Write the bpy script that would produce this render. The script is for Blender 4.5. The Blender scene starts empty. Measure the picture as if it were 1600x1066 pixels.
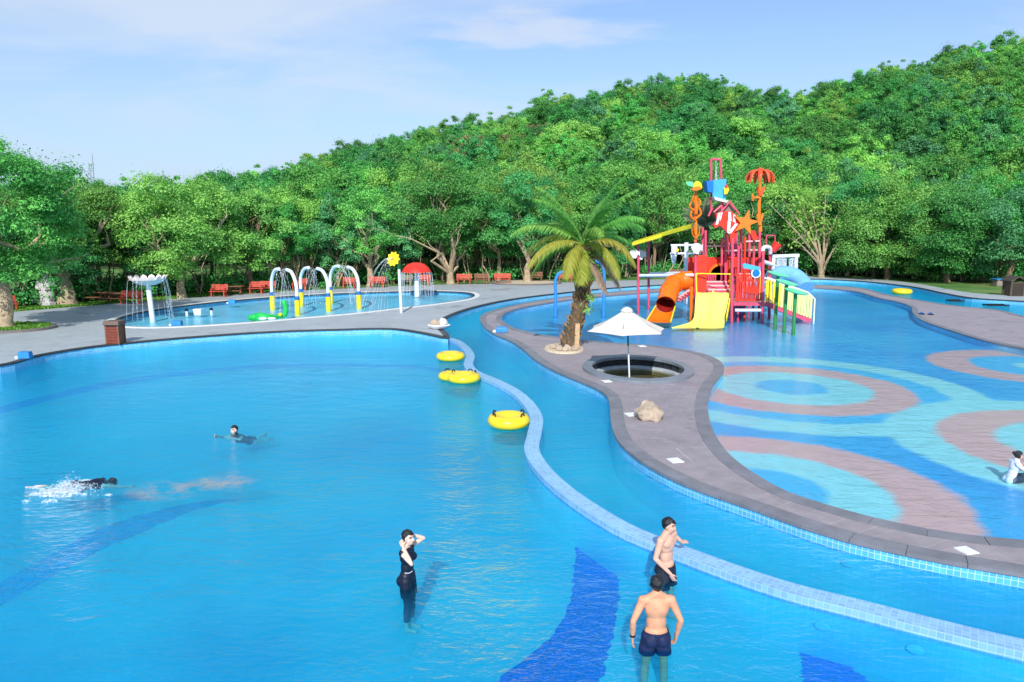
import bpy, bmesh, math, random
import numpy as np
from mathutils import Vector, Matrix, Euler
R = math.radians
random.seed(7); RNG = np.random.default_rng(7)
scene = bpy.context.scene

# ------------------------------------------------------------------ camera
CAM_H, FOC, CX, CY = 5.8, 1150.0, 800.0, 533.0
PITCH = math.atan(183.0 / 1150.0)
cam_data = bpy.data.cameras.new('camera')
cam_data.sensor_width = 36.0
cam_data.lens = 36.0 * FOC / 1600.0
cam_data.clip_start = 0.1
cam_data.clip_end = 6000.0
cam = bpy.data.objects.new('camera', cam_data)
cam.location = (0, 0, CAM_H)
cam.rotation_euler = (math.pi / 2 - PITCH, 0, 0)
scene.collection.objects.link(cam)
scene.camera = cam

# ------------------------------------------------------------------ sky, sun, exposure
SUN_EL, SUN_AZ = R(35), R(5)        # the sun stands behind the camera; shadows run away from it
sun_to = Vector((math.sin(SUN_AZ) * math.cos(SUN_EL), math.cos(SUN_AZ) * math.cos(SUN_EL), -math.sin(SUN_EL)))
sl = bpy.data.lights.new('sun', 'SUN')
sl.energy = 3.0
sl.angle = R(0.8)
sl.color = (1.0, 0.97, 0.92)
so = bpy.data.objects.new('sun', sl)
so.rotation_euler = sun_to.to_track_quat('-Z', 'Y').to_euler()
so.location = (0, -40, 60)
scene.collection.objects.link(so)

world = bpy.data.worlds.new('World')
scene.world = world
world.use_nodes = True
wn, wl = world.node_tree.nodes, world.node_tree.links
wn.clear()
w_out = wn.new('ShaderNodeOutputWorld')
w_bg = wn.new('ShaderNodeBackground')
w_bg.inputs['Strength'].default_value = 0.15
sky = wn.new('ShaderNodeTexSky')
sky.sky_type = 'NISHITA'
sky.sun_disc = False
sky.sun_elevation = SUN_EL
sky.sun_rotation = math.pi + SUN_AZ
sky.air_density = 1.0
sky.dust_density = 0.1
sky.ozone_density = 3.0
tc = wn.new('ShaderNodeTexCoord')
sep = wn.new('ShaderNodeSeparateXYZ')
wl.new(tc.outputs['Generated'], sep.inputs[0])
def wmath(op, a, b=None):
    n = wn.new('ShaderNodeMath'); n.operation = op
    for i, v in enumerate((a, b)):
        if v is None: continue
        if isinstance(v, (int, float)): n.inputs[i].default_value = v
        else: wl.new(v, n.inputs[i])
    return n.outputs[0]
zz = wmath('ADD', wmath('MAXIMUM', sep.outputs[2], 0.0), 0.13)
comb = wn.new('ShaderNodeCombineXYZ')
wl.new(wmath('DIVIDE', sep.outputs[0], zz), comb.inputs[0])
wl.new(wmath('MULTIPLY', wmath('DIVIDE', sep.outputs[1], zz), 1.5), comb.inputs[1])
cn = wn.new('ShaderNodeTexNoise')
cn.inputs['Scale'].default_value = 0.62
cn.inputs['Detail'].default_value = 7
cn.inputs['Roughness'].default_value = 0.55
cn.inputs['Distortion'].default_value = 0.6
cmap = wn.new('ShaderNodeMapping')
cmap.inputs['Location'].default_value = (3.1, 1.7, 0)
wl.new(comb.outputs[0], cmap.inputs[0])
wl.new(cmap.outputs[0], cn.inputs['Vector'])
cr = wn.new('ShaderNodeValToRGB')
cr.color_ramp.elements[0].position = 0.42
cr.color_ramp.elements[0].color = (0.22, 0.22, 0.22, 1)
cr.color_ramp.elements[1].position = 0.66
cr.color_ramp.elements[1].color = (0.8, 0.8, 0.8, 1)
wl.new(cn.outputs['Fac'], cr.inputs[0])
cmix = wn.new('ShaderNodeMix'); cmix.data_type = 'RGBA'
wl.new(cr.outputs[0], cmix.inputs['Factor'])
flt = wn.new('ShaderNodeMix'); flt.data_type = 'RGBA'; flt.blend_type = 'MULTIPLY'; flt.inputs['Factor'].default_value = 1.0
wl.new(sky.outputs[0], flt.inputs['A']); flt.inputs['B'].default_value = (0.425, 0.56, 0.70, 1)
wl.new(flt.outputs['Result'], cmix.inputs['A'])
cmix.inputs['B'].default_value = (3.1, 3.5, 4.0, 1)
# one streak of cirrus high over the hill's shoulder
px_ = wmath('DIVIDE', wmath('SUBTRACT', comb.inputs[0].links[0].from_socket, 0.108), 0.42); py_ = wmath('DIVIDE', wmath('SUBTRACT', comb.inputs[1].links[0].from_socket, 3.9), 0.30)
cn2 = wn.new('ShaderNodeTexNoise'); cn2.inputs['Scale'].default_value = 3.2; cn2.inputs['Detail'].default_value = 7; wl.new(cmap.outputs[0], cn2.inputs['Vector'])
rr_ = wmath('ADD', wmath('SQRT', wmath('ADD', wmath('MULTIPLY', px_, px_), wmath('MULTIPLY', py_, py_))), wmath('MULTIPLY', wmath('SUBTRACT', cn2.outputs['Fac'], 0.5), 3.2))
st_ = wn.new('ShaderNodeMapRange'); st_.interpolation_type = 'SMOOTHSTEP'; wl.new(rr_, st_.inputs['Value'])
for k_, v_ in (('From Min', 0.1), ('From Max', 1.15), ('To Min', 0.6), ('To Max', 0.0)): st_.inputs[k_].default_value = v_
smix = wn.new('ShaderNodeMix'); smix.data_type = 'RGBA'; wl.new(st_.outputs[0], smix.inputs['Factor']); wl.new(cmix.outputs['Result'], smix.inputs['A']); smix.inputs['B'].default_value = (3.3, 3.5, 3.85, 1)
hz = wn.new('ShaderNodeMapRange'); hz.interpolation_type = 'SMOOTHSTEP'; wl.new(sep.outputs[2], hz.inputs['Value'])
hz.inputs['From Min'].default_value = -0.02; hz.inputs['From Max'].default_value = 0.3; hz.inputs['To Min'].default_value = 0.9; hz.inputs['To Max'].default_value = 0.0
hmix = wn.new('ShaderNodeMix'); hmix.data_type = 'RGBA'; wl.new(hz.outputs[0], hmix.inputs['Factor']); wl.new(smix.outputs['Result'], hmix.inputs['A']); hmix.inputs['B'].default_value = (2.45, 3.1, 3.9, 1)
wl.new(hmix.outputs['Result'], w_bg.inputs['Color'])
wl.new(w_bg.outputs[0], w_out.inputs[0])

scene.view_settings.view_transform = 'Standard'
scene.view_settings.look = 'None'
scene.view_settings.gamma = 1.0
scene.view_settings.use_curve_mapping = False
scene.view_settings.exposure = 0.65
scene.cycles.use_denoising = True
scene.cycles.max_bounces = 6
scene.cycles.volume_bounces = 1
scene.cycles.transparent_max_bounces = 10
scene.cycles.caustics_reflective = False
scene.cycles.caustics_refractive = False
scene.cycles.sample_clamp_indirect = 4.0

# ------------------------------------------------------------------ helpers
def ray(px, py):
    u, v = (px - CX) / FOC, (CY - py) / FOC
    s, c = math.sin(PITCH), math.cos(PITCH)
    return Vector((u, c + v * s, -s + v * c))
def P(px, py, z=0.0):
    """point at height z seen at this spot of the photograph"""
    d = ray(px, py); t = (z - CAM_H) / d.z
    return Vector((d.x * t, d.y * t, z))
def Q(px, py, Y):
    """point at distance Y"""
    d = ray(px, py); t = Y / d.y
    return Vector((d.x * t, Y, CAM_H + d.z * t))
def S(r, g, b):
    f = lambda c: (c / 255 / 12.92) if c <= 10 else ((c / 255 + 0.055) / 1.055) ** 2.4
    return (f(r), f(g), f(b), 1)
def sstep(a, b, x):
    t = np.clip((x - a) / (b - a), 0, 1); return t * t * (3 - 2 * t)

def crom(pts, closed=False, n=6):
    pts = [Vector(p) for p in pts]; m = len(pts); out = []
    segs = m if closed else m - 1
    for i in range(segs):
        if closed:
            p0, p1, p2, p3 = pts[i - 1], pts[i], pts[(i + 1) % m], pts[(i + 2) % m]
        else:
            p0, p1, p2, p3 = pts[max(i - 1, 0)], pts[i], pts[i + 1], pts[min(i + 2, m - 1)]
        for k in range(n):
            t = k / n
            a = (p1 - p0).length ** .5 + 1e-6; b = (p2 - p1).length ** .5 + 1e-6; c = (p3 - p2).length ** .5 + 1e-6
            m1 = (p2 - p1) + b * ((p1 - p0) / a - (p2 - p0) / (a + b)) if (p1 - p0).length > 1e-6 else (p2 - p1)
            m2 = (p2 - p1) + b * ((p3 - p2) / c - (p3 - p1) / (b + c)) if (p3 - p2).length > 1e-6 else (p2 - p1)
            t2, t3 = t * t, t * t * t
            out.append(p1 * (2 * t3 - 3 * t2 + 1) + m1 * (t3 - 2 * t2 + t) + p2 * (-2 * t3 + 3 * t2) + m2 * (t3 - t2))
    if not closed: out.append(pts[-1].copy())
    return out
def resample(pts, step, closed=False):
    pts = [Vector(p) for p in pts]
    if closed: pts = pts + [pts[0].copy()]
    d = [0.0]
    for a, b in zip(pts, pts[1:]): d.append(d[-1] + (b - a).length)
    n = max(2, int(round(d[-1] / step))); out = []; j = 0
    for k in range(n + (0 if closed else 1)):
        s = d[-1] * k / n
        while j < len(d) - 2 and d[j + 1] < s: j += 1
        t = (s - d[j]) / max(d[j + 1] - d[j], 1e-9)
        out.append(pts[j].lerp(pts[j + 1], t))
    return out
def offset(pts, dist, closed=False):
    n = len(pts); out = []
    for i, p in enumerate(pts):
        a = pts[i - 1] if (closed or i > 0) else pts[i]
        b = pts[(i + 1) % n] if (closed or i < n - 1) else pts[i]
        t = (b - a); t.z = 0; t.normalize()
        out.append(p + Vector((-t.y, t.x, 0)) * dist)
    return out

COL = scene.collection
ORG = {}
def tag(o, label=None, cat=None, group=None, kind=None):
    if label: o['label'] = label
    if cat: o['category'] = cat
    if group: o['group'] = group
    if kind: o['kind'] = kind
    return o
def thing(name, label, cat, loc=(0, 0, 0), group=None, rz=0.0):
    o = bpy.data.objects.new(name, None)
    o.empty_display_size = 0.3
    o.location = loc; o.rotation_euler = (0, 0, rz)
    COL.objects.link(o); ORG[o.name] = Vector(loc) if rz == 0 else Vector((0, 0, 0))
    return tag(o, label, cat, group)
def link(name, me, parent=None):
    o = bpy.data.objects.new(name, me); COL.objects.link(o)
    if parent is not None:
        o.parent = parent; ORG[o.name] = ORG[parent.name]
    else: ORG[o.name] = Vector((0, 0, 0))
    return o
def copy_tree(o, parent=None):
    c = o.copy(); COL.objects.link(c); c.parent = parent; ORG[c.name] = ORG[o.name]
    for ch in o.children: copy_tree(ch, c)
    return c

class MB:
    def __init__(s): s.v = []; s.f = []; s.m = []; s.uv = []; s.has_uv = False
    def add(s, vs, fs, mi=0, uvs=None):
        b = len(s.v); s.v += [Vector(p) for p in vs]
        for k, f in enumerate(fs):
            s.f.append([b + i for i in f]); s.m.append(mi)
            if uvs is not None: s.uv.append(uvs[k]); s.has_uv = True
            else: s.uv.append([(0, 0)] * len(f))
        return s
    def box(s, c, size, rot=None, mi=0, taper=1.0):
        c = Vector(c); hx, hy, hz = [q / 2 for q in size]
        M_ = rot.to_matrix() if isinstance(rot, Euler) else (rot if rot is not None else Matrix.Identity(3))
        vs = []
        for z, k in ((-hz, 1.0), (hz, taper)):
            for x, y in ((-hx, -hy), (hx, -hy), (hx, hy), (-hx, hy)):
                vs.append(c + M_ @ Vector((x * k, y * k, z)))
        return s.add(vs, [(3, 2, 1, 0), (4, 5, 6, 7), (0, 1, 5, 4), (1, 2, 6, 5), (2, 3, 7, 6), (3, 0, 4, 7)], mi)
    def beam(s, a, b, w, h, mi=0, up=(0, 0, 1)):
        a, b = Vector(a), Vector(b); d = (b - a); L = d.length; d.normalize()
        u = Vector(up); x = d.cross(u)
        if x.length < 1e-4: x = d.cross(Vector((0, 1, 0)))
        x.normalize(); u = x.cross(d)
        vs = [p + x * sx * w / 2 + u * su * h / 2 for p in (a, b) for sx, su in ((-1, -1), (1, -1), (1, 1), (-1, 1))]
        return s.add(vs, [(3, 2, 1, 0), (4, 5, 6, 7), (0, 1, 5, 4), (1, 2, 6, 5), (2, 3, 7, 6), (3, 0, 4, 7)], mi)
    def tube(s, path, r, n=8, mi=0, caps=True, flat=1.0):
        path = [Vector(p) for p in path]; m = len(path)
        rs = r if isinstance(r, (list, tuple)) else [r] * m
        t0 = (path[1] - path[0]).normalized()
        ref = Vector((0, 0, 1)) if abs(t0.z) < 0.9 else Vector((1, 0, 0))
        x = t0.cross(ref).normalized(); vs = []
        for i, p in enumerate(path):
            t = (path[min(i + 1, m - 1)] - path[max(i - 1, 0)]).normalized()
            x = (x - t * x.dot(t)).normalized(); y = t.cross(x)
            for k in range(n):
                a = 2 * math.pi * k / n
                vs.append(p + (x * math.cos(a) + y * math.sin(a) * flat) * rs[i])
        fs = [(i * n + k, i * n + (k + 1) % n, (i + 1) * n + (k + 1) % n, (i + 1) * n + k) for i in range(m - 1) for k in range(n)]
        if caps: fs += [tuple(range(n - 1, -1, -1)), tuple((m - 1) * n + k for k in range(n))]
        return s.add(vs, fs, mi)
    def lathe(s, prof, c=(0, 0, 0), n=20, mi=0, sx=1.0, sy=1.0, rot=None, ang=None):
        c = Vector(c); vs = []; m = len(prof)
        for r_, z in prof:
            for k in range(n):
                a = 2 * math.pi * k / n
                p = Vector((r_ * math.cos(a) * sx, r_ * math.sin(a) * sy, z))
                vs.append(c + (rot @ p if rot is not None else p))
        fs = [(i * n + k, i * n + (k + 1) % n, (i + 1) * n + (k + 1) % n, (i + 1) * n + k) for i in range(m - 1) for k in range(n)]
        if prof[0][0] > 1e-5: fs.append(tuple(range(n - 1, -1, -1)))
        if prof[-1][0] > 1e-5: fs.append(tuple((m - 1) * n + k for k in range(n)))
        return s.add(vs, fs, mi)
    def ball(s, c, rad, n=14, m=9, mi=0, rot=None):
        rx, ry, rz = rad if isinstance(rad, (tuple, list)) else (rad,) * 3
        prof = [(max(math.sin(math.pi * i / m), 1e-6), -math.cos(math.pi * i / m)) for i in range(m + 1)]
        b = MB(); b.lathe(prof, n=n)
        M_ = rot if rot is not None else Matrix.Identity(3); c = Vector(c)
        return s.add([c + M_ @ Vector((v.x * rx, v.y * ry, v.z * rz)) for v in b.v], b.f, mi)
    def prism(s, pts, d, mi=0):
        """outline pts (3d, planar) thickened by vector d"""
        pts = [Vector(p) for p in pts]; d = Vector(d); n = len(pts)
        vs = [p - d / 2 for p in pts] + [p + d / 2 for p in pts]
        fs = [tuple(range(n - 1, -1, -1)), tuple(range(n, 2 * n))] + [(i, (i + 1) % n, n + (i + 1) % n, n + i) for i in range(n)]
        return s.add(vs, fs, mi)
    def build(s, name, mat, parent=None, smooth=False, world=True, bevel=0.0, angle=None):
        me = bpy.data.meshes.new(name)
        o = link(name, me, parent)
        off = ORG[o.name] if world else Vector((0, 0, 0))
        me.from_pydata([tuple(p - off) for p in s.v], [], s.f)
        for mt in (mat if isinstance(mat, (list, tuple)) else [mat]): me.materials.append(mt)
        if any(s.m): me.polygons.foreach_set('material_index', s.m)
        if s.has_uv:
            ul = me.uv_layers.new(name='UVMap')
            ul.data.foreach_set('uv', [c for f in s.uv for p in f for c in p])
        bm = bmesh.new(); bm.from_mesh(me)
        bmesh.ops.recalc_face_normals(bm, faces=bm.faces)
        if bevel: bmesh.ops.bevel(bm, geom=bm.edges[:], offset=bevel, segments=2, affect='EDGES', profile=0.6)
        bm.to_mesh(me); bm.free()
        if smooth:
            me.polygons.foreach_set('use_smooth', [True] * len(me.polygons))
            me.set_sharp_from_angle(angle=R(angle or 42))
        me.update()
        return o

def fill(loops, z, name, mat, parent=None):
    bm = bmesh.new()
    for lp in loops:
        vs = [bm.verts.new((p.x, p.y, z)) for p in lp]
        for i in range(len(vs)): bm.edges.new((vs[i], vs[(i + 1) % len(vs)]))
    bmesh.ops.triangle_fill(bm, use_beauty=True, use_dissolve=False, edges=bm.edges[:])
    for f in bm.faces:
        f.normal_update()
        if f.normal.z < 0: f.normal_flip()
    me = bpy.data.meshes.new(name); bm.to_mesh(me); bm.free(); me.materials.append(mat)
    return link(name, me, parent)
def slab(loops, z1, z0, name, mat_):
    o = fill(loops, z1, name, mat_); bm = bmesh.new(); bm.from_mesh(o.data)
    r = bmesh.ops.extrude_face_region(bm, geom=bm.faces[:])
    for e in r['geom']:
        if isinstance(e, bmesh.types.BMVert): e.co.z = z0
    bmesh.ops.recalc_face_normals(bm, faces=bm.faces); bm.to_mesh(o.data); bm.free()
    return o
def skirt(pts, z0, z1, closed=True, mi=0, mb=None):
    mb = mb or MB(); n = len(pts); L = 0
    for i in range(n if closed else n - 1):
        a, b = pts[i], pts[(i + 1) % n]; l = Vector((b.x - a.x, b.y - a.y, 0)).length
        mb.add([(a.x, a.y, z0), (b.x, b.y, z0), (b.x, b.y, z1), (a.x, a.y, z1)], [(0, 1, 2, 3)], mi,
               [[(L, z0), (L + l, z0), (L + l, z1), (L, z1)]]); L += l
    return mb
def band(pts, d0, d1, z0, z1, closed=False, mb=None, mi=0, uvs=True):
    """solid strip between two offsets of a path"""
    mb = mb or MB(); A = offset(pts, d0, closed); B = offset(pts, d1, closed); n = len(pts); L = 0; w = abs(d1 - d0); h = z1 - z0
    for i in range(n if closed else n - 1):
        j = (i + 1) % n; l = (pts[j] - pts[i]).length
        a0, a1, b0, b1 = A[i], A[j], B[i], B[j]
        t = lambda p, z: (p.x, p.y, z)
        mb.add([t(a0, z0), t(a1, z0), t(b1, z0), t(b0, z0), t(a0, z1), t(a1, z1), t(b1, z1), t(b0, z1)],
               [(4, 5, 6, 7), (0, 1, 5, 4), (2, 3, 7, 6)], mi,
               [[(L, 0), (L + l, 0), (L + l, w), (L, w)], [(L, -h), (L + l, -h), (L + l, 0), (L, 0)], [(L + l, w + h), (L, w + h), (L, w), (L + l, w)]])
        L += l
    if not closed:
        for i in (0, n - 1):
            mb.add([t(A[i], z0), t(B[i], z0), t(B[i], z1), t(A[i], z1)], [(0, 1, 2, 3)], mi, [[(0, 0), (w, 0), (w, h), (0, h)]])
    return mb

# ------------------------------------------------------------------ materials
def nodes(name):
    m = bpy.data.materials.new(name); m.use_nodes = True
    nt = m.node_tree; nt.nodes.clear()
    out = nt.nodes.new('ShaderNodeOutputMaterial')
    return m, nt, out
def N(nt, typ, **kw):
    n = nt.nodes.new(typ)
    for k, v in kw.items():
        if k.startswith('i_'): 
            key = k[2:].replace('_', ' ')
            s_ = n.inputs[int(key)] if key.isdigit() else n.inputs[key]
            if isinstance(v, bpy.types.NodeSocket): nt.links.new(v, s_)
            else: s_.default_value = v
        else: setattr(n, k, v)
    return n
def MATH(nt, op, a, b=None, c=None):
    n = nt.nodes.new('ShaderNodeMath'); n.operation = op
    for i, v in enumerate((a, b, c)):
        if v is None: continue
        if isinstance(v, (int, float)): n.inputs[i].default_value = v
        else: nt.links.new(v, n.inputs[i])
    return n.outputs[0]
def MIXC(nt, f, a, b, blend='MIX'):
    n = nt.nodes.new('ShaderNodeMix'); n.data_type = 'RGBA'; n.blend_type = blend
    for k, v in (('Factor', f), ('A', a), ('B', b)):
        if isinstance(v, bpy.types.NodeSocket): nt.links.new(v, n.inputs[k])
        else: n.inputs[k].default_value = v
    return n.outputs['Result']
def RAMP(nt, f, stops):
    n = nt.nodes.new('ShaderNodeValToRGB'); nt.links.new(f, n.inputs[0])
    e = n.color_ramp.elements
    while len(e) < len(stops): e.new(0.5)
    for el, (p, c) in zip(e, stops):
        el.position = p; el.color = c if hasattr(c, '__len__') else (c, c, c, 1)
    return n.outputs[0]
def mat(name, col, rough=0.55, var=0.18, scale=5.0, bump=0.0, bscale=40.0, metal=0.0, coat=0.0, spec=0.4, grime=0.0):
    m, nt, out = nodes(name)
    co = N(nt, 'ShaderNodeTexCoord').outputs['Object']
    n1 = N(nt, 'ShaderNodeTexNoise', i_Vector=co, i_Scale=scale, i_Detail=5.0, i_Roughness=0.6)
    lo = tuple(c * (1 - var) for c in col[:3]) + (1,); hi = tuple(min(c * (1 + var), 1) for c in col[:3]) + (1,)
    c = RAMP(nt, n1.outputs['Fac'], [(0.3, lo), (0.7, hi)])
    if grime:
        n2 = N(nt, 'ShaderNodeTexNoise', i_Vector=co, i_Scale=scale * 0.33, i_Detail=6.0, i_Roughness=0.7)
        g = MATH(nt, 'MULTIPLY', RAMP(nt, n2.outputs['Fac'], [(0.52, 0.0), (0.75, 1.0)]), grime)
        c = MIXC(nt, g, c, tuple(q * 0.45 + 0.02 for q in col[:3]) + (1,))
    b = N(nt, 'ShaderNodeBsdfPrincipled', i_Base_Color=c, i_Roughness=rough, i_Metallic=metal)
    b.inputs['Coat Weight'].default_value = coat
    b.inputs['Specular IOR Level'].default_value = spec
    rr = MATH(nt, 'MULTIPLY_ADD', n1.outputs['Fac'], 0.25, max(rough - 0.12, 0.02)); nt.links.new(rr, b.inputs['Roughness'])
    if bump:
        n3 = N(nt, 'ShaderNodeTexNoise', i_Vector=co, i_Scale=bscale, i_Detail=4.0)
        bp = N(nt, 'ShaderNodeBump', i_Height=n3.outputs['Fac'], i_Strength=bump, i_Distance=0.03)
        nt.links.new(bp.outputs[0], b.inputs['Normal'])
    nt.links.new(b.outputs[0], out.inputs[0])
    return m
def paving(name, col, tile=0.6, ratio=0.5, var=0.12, rough=0.75, mortar=0.6, rot=0.0):
    m, nt, out = nodes(name)
    co = N(nt, 'ShaderNodeTexCoord').outputs['Object']
    mp = N(nt, 'ShaderNodeMapping', i_Vector=co); mp.inputs['Rotation'].default_value = (0, 0, rot)
    br = N(nt, 'ShaderNodeTexBrick', i_Vector=mp.outputs[0], i_Scale=1.0, i_Mortar_Size=0.006, i_Mortar_Smooth=0.2, i_Brick_Width=tile, i_Row_Height=tile * ratio)
    br.inputs['Color1'].default_value = tuple(c * (1 - var * .6) for c in col[:3]) + (1,)
    br.inputs['Color2'].default_value = tuple(c * (1 + var * .6) for c in col[:3]) + (1,)
    br.inputs['Mortar'].default_value = tuple(c * mortar for c in col[:3]) + (1,)
    n1 = N(nt, 'ShaderNodeTexNoise', i_Vector=co, i_Scale=0.35, i_Detail=7.0, i_Roughness=0.65)
    n2 = N(nt, 'ShaderNodeTexNoise', i_Vector=co, i_Scale=14.0, i_Detail=5.0)
    c = MIXC(nt, 0.8, br.outputs['Color'], RAMP(nt, n1.outputs['Fac'], [(0.25, 0.85), (0.5, 1.0), (0.75, 1.1)]), 'MULTIPLY')
    c = MIXC(nt, 0.5, c, RAMP(nt, n2.outputs['Fac'], [(0.2, 0.8), (0.8, 1.15)]), 'MULTIPLY')
    n4 = N(nt, 'ShaderNodeTexNoise', i_Vector=co, i_Scale=0.5, i_Detail=5.0, i_Roughness=0.6, i_Distortion=0.8)
    wet = RAMP(nt, n4.outputs['Fac'], [(0.6, 0.0), (0.64, 1.0)])
    c = MIXC(nt, MATH(nt, 'MULTIPLY', wet, 0.4), c, (0.68, 0.69, 0.72, 1), 'MULTIPLY')
    n5 = N(nt, 'ShaderNodeTexNoise', i_Vector=co, i_Scale=1.7, i_Detail=8.0, i_Roughness=0.75)
    c = MIXC(nt, MATH(nt, 'MULTIPLY', RAMP(nt, n5.outputs['Fac'], [(0.55, 0.0), (0.72, 1.0)]), 0.5), c, (0.55, 0.54, 0.52, 1), 'MULTIPLY')
    b = N(nt, 'ShaderNodeBsdfPrincipled', i_Base_Color=c, i_Roughness=rough)
    nt.links.new(MATH(nt, 'MULTIPLY_ADD', wet, -0.3, rough), b.inputs['Roughness'])
    h = MATH(nt, 'MULTIPLY_ADD', n2.outputs['Fac'], 0.25, MATH(nt, 'SUBTRACT', 1.0, br.outputs['Fac']))
    bp = N(nt, 'ShaderNodeBump', i_Height=h, i_Strength=0.35, i_Distance=0.006)
    nt.links.new(bp.outputs[0], b.inputs['Normal'])
    nt.links.new(b.outputs[0], out.inputs[0])
    return m
def mosaic(name, col, grout, size=0.1, var=0.15, uv=True, rough=0.25):
    m, nt, out = nodes(name)
    t = N(nt, 'ShaderNodeTexCoord'); co = t.outputs['UV'] if uv else t.outputs['Object']
    br = N(nt, 'ShaderNodeTexBrick', i_Vector=co, i_Scale=1.0, i_Mortar_Size=size * 0.06, i_Mortar_Smooth=0.1, i_Brick_Width=size, i_Row_Height=size)
    br.offset = 0.0
    br.inputs['Color1'].default_value = tuple(c * (1 - var) for c in col[:3]) + (1,)
    br.inputs['Color2'].default_value = tuple(min(1, c * (1 + var)) for c in col[:3]) + (1,)
    br.inputs['Mortar'].default_value = grout
    n1 = N(nt, 'ShaderNodeTexNoise', i_Vector=t.outputs['Object'], i_Scale=0.8, i_Detail=5.0)
    c = MIXC(nt, 0.6, br.outputs['Color'], RAMP(nt, n1.outputs['Fac'], [(0.3, 0.82), (0.7, 1.12)]), 'MULTIPLY')
    b = N(nt, 'ShaderNodeBsdfPrincipled', i_Base_Color=c, i_Roughness=rough)
    bp = N(nt, 'ShaderNodeBump', i_Height=MATH(nt, 'SUBTRACT', 1.0, br.outputs['Fac']), i_Strength=0.5, i_Distance=0.004)
    nt.links.new(bp.outputs[0], b.inputs['Normal'])
    nt.links.new(b.outputs[0], out.inputs[0])
    return m
def foliage(name, c_lo, c_hi, trans=0.22):
    m, nt, out = nodes(name)
    at = N(nt, 'ShaderNodeAttribute', attribute_name='tint')
    oi = N(nt, 'ShaderNodeObjectInfo')
    c = MIXC(nt, at.outputs['Fac'], c_lo, c_hi)
    hsv = N(nt, 'ShaderNodeHueSaturation', i_Color=c)
    nt.links.new(MATH(nt, 'MULTIPLY_ADD', oi.outputs['Random'], 0.05, 0.464), hsv.inputs['Hue'])
    v = MATH(nt, 'FRACT', MATH(nt, 'MULTIPLY', oi.outputs['Random'], 7.31))
    nt.links.new(MATH(nt, 'MULTIPLY_ADD', v, 0.5, 0.86), hsv.inputs['Value'])
    b = N(nt, 'ShaderNodeBsdfPrincipled', i_Base_Color=hsv.outputs[0], i_Roughness=0.55)
    b.inputs['Specular IOR Level'].default_value = 0.25
    t = N(nt, 'ShaderNodeBsdfTranslucent', i_Color=hsv.outputs[0])
    mx = N(nt, 'ShaderNodeMixShader', i_0=trans); nt.links.new(b.outputs[0], mx.inputs[1]); nt.links.new(t.outputs[0], mx.inputs[2])
    nt.links.new(mx.outputs[0], out.inputs[0])
    return m
def water(name, tint, scales, strength, rough=0.03, dist=0.1, absorb=None, fk=0.98):
    """clear water: tinted see-through body with a rippled mirror on top by Fresnel"""
    m, nt, out = nodes(name)
    co = N(nt, 'ShaderNodeTexCoord').outputs['Object']
    h = None
    for sx, sy, sc, w in scales:
        mp = N(nt, 'ShaderNodeMapping', i_Vector=co); mp.inputs['Scale'].default_value = (sx, sy, 1)
        n1 = N(nt, 'ShaderNodeTexNoise', i_Vector=mp.outputs[0], i_Scale=sc, i_Detail=3.0, i_Roughness=0.5, i_Distortion=0.7)
        q = MATH(nt, 'MULTIPLY', n1.outputs['Fac'], w)
        h = q if h is None else MATH(nt, 'ADD', h, q)
    # calmer and rougher patches where gusts touch the surface
    g = N(nt, 'ShaderNodeTexNoise', i_Vector=co, i_Scale=0.16, i_Detail=3.0)
    st = MATH(nt, 'MULTIPLY', RAMP(nt, g.outputs['Fac'], [(0.35, 0.35), (0.62, 1.0)]), strength)
    bp = N(nt, 'ShaderNodeBump', i_Height=h, i_Strength=st, i_Distance=dist)
    ge = N(nt, 'ShaderNodeNewGeometry')
    dt = N(nt, 'ShaderNodeVectorMath', operation='DOT_PRODUCT', i_0=ge.outputs['Incoming'], i_1=bp.outputs[0]).outputs['Value']
    fr = MATH(nt, 'MULTIPLY_ADD', MATH(nt, 'POWER', MATH(nt, 'SUBTRACT', 1.0, MATH(nt, 'MINIMUM', MATH(nt, 'ABSOLUTE', dt), 1.0)), 5.0), fk, 0.02)
    tr = N(nt, 'ShaderNodeBsdfTransparent', i_Color=tint)
    gl = N(nt, 'ShaderNodeBsdfGlossy', i_Color=(1, 1, 1, 1), i_Roughness=rough); nt.links.new(bp.outputs[0], gl.inputs['Normal'])
    mx = N(nt, 'ShaderNodeMixShader', i_0=fr); nt.links.new(tr.outputs[0], mx.inputs[1]); nt.links.new(gl.outputs[0], mx.inputs[2])
    nt.links.new(mx.outputs[0], out.inputs[0])
    if absorb:
        va = N(nt, 'ShaderNodeVolumeAbsorption', i_Color=absorb[0], i_Density=absorb[1]); 
        if len(absorb) > 2:
            vs_ = N(nt, 'ShaderNodeVolumeScatter', i_Color=absorb[2], i_Density=absorb[3]); ad_ = N(nt, 'ShaderNodeAddShader')
            nt.links.new(va.outputs[0], ad_.inputs[0]); nt.links.new(vs_.outputs[0], ad_.inputs[1]); nt.links.new(ad_.outputs[0], out.inputs['Volume'])
        else: nt.links.new(va.outputs[0], out.inputs['Volume'])
    return m

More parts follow.
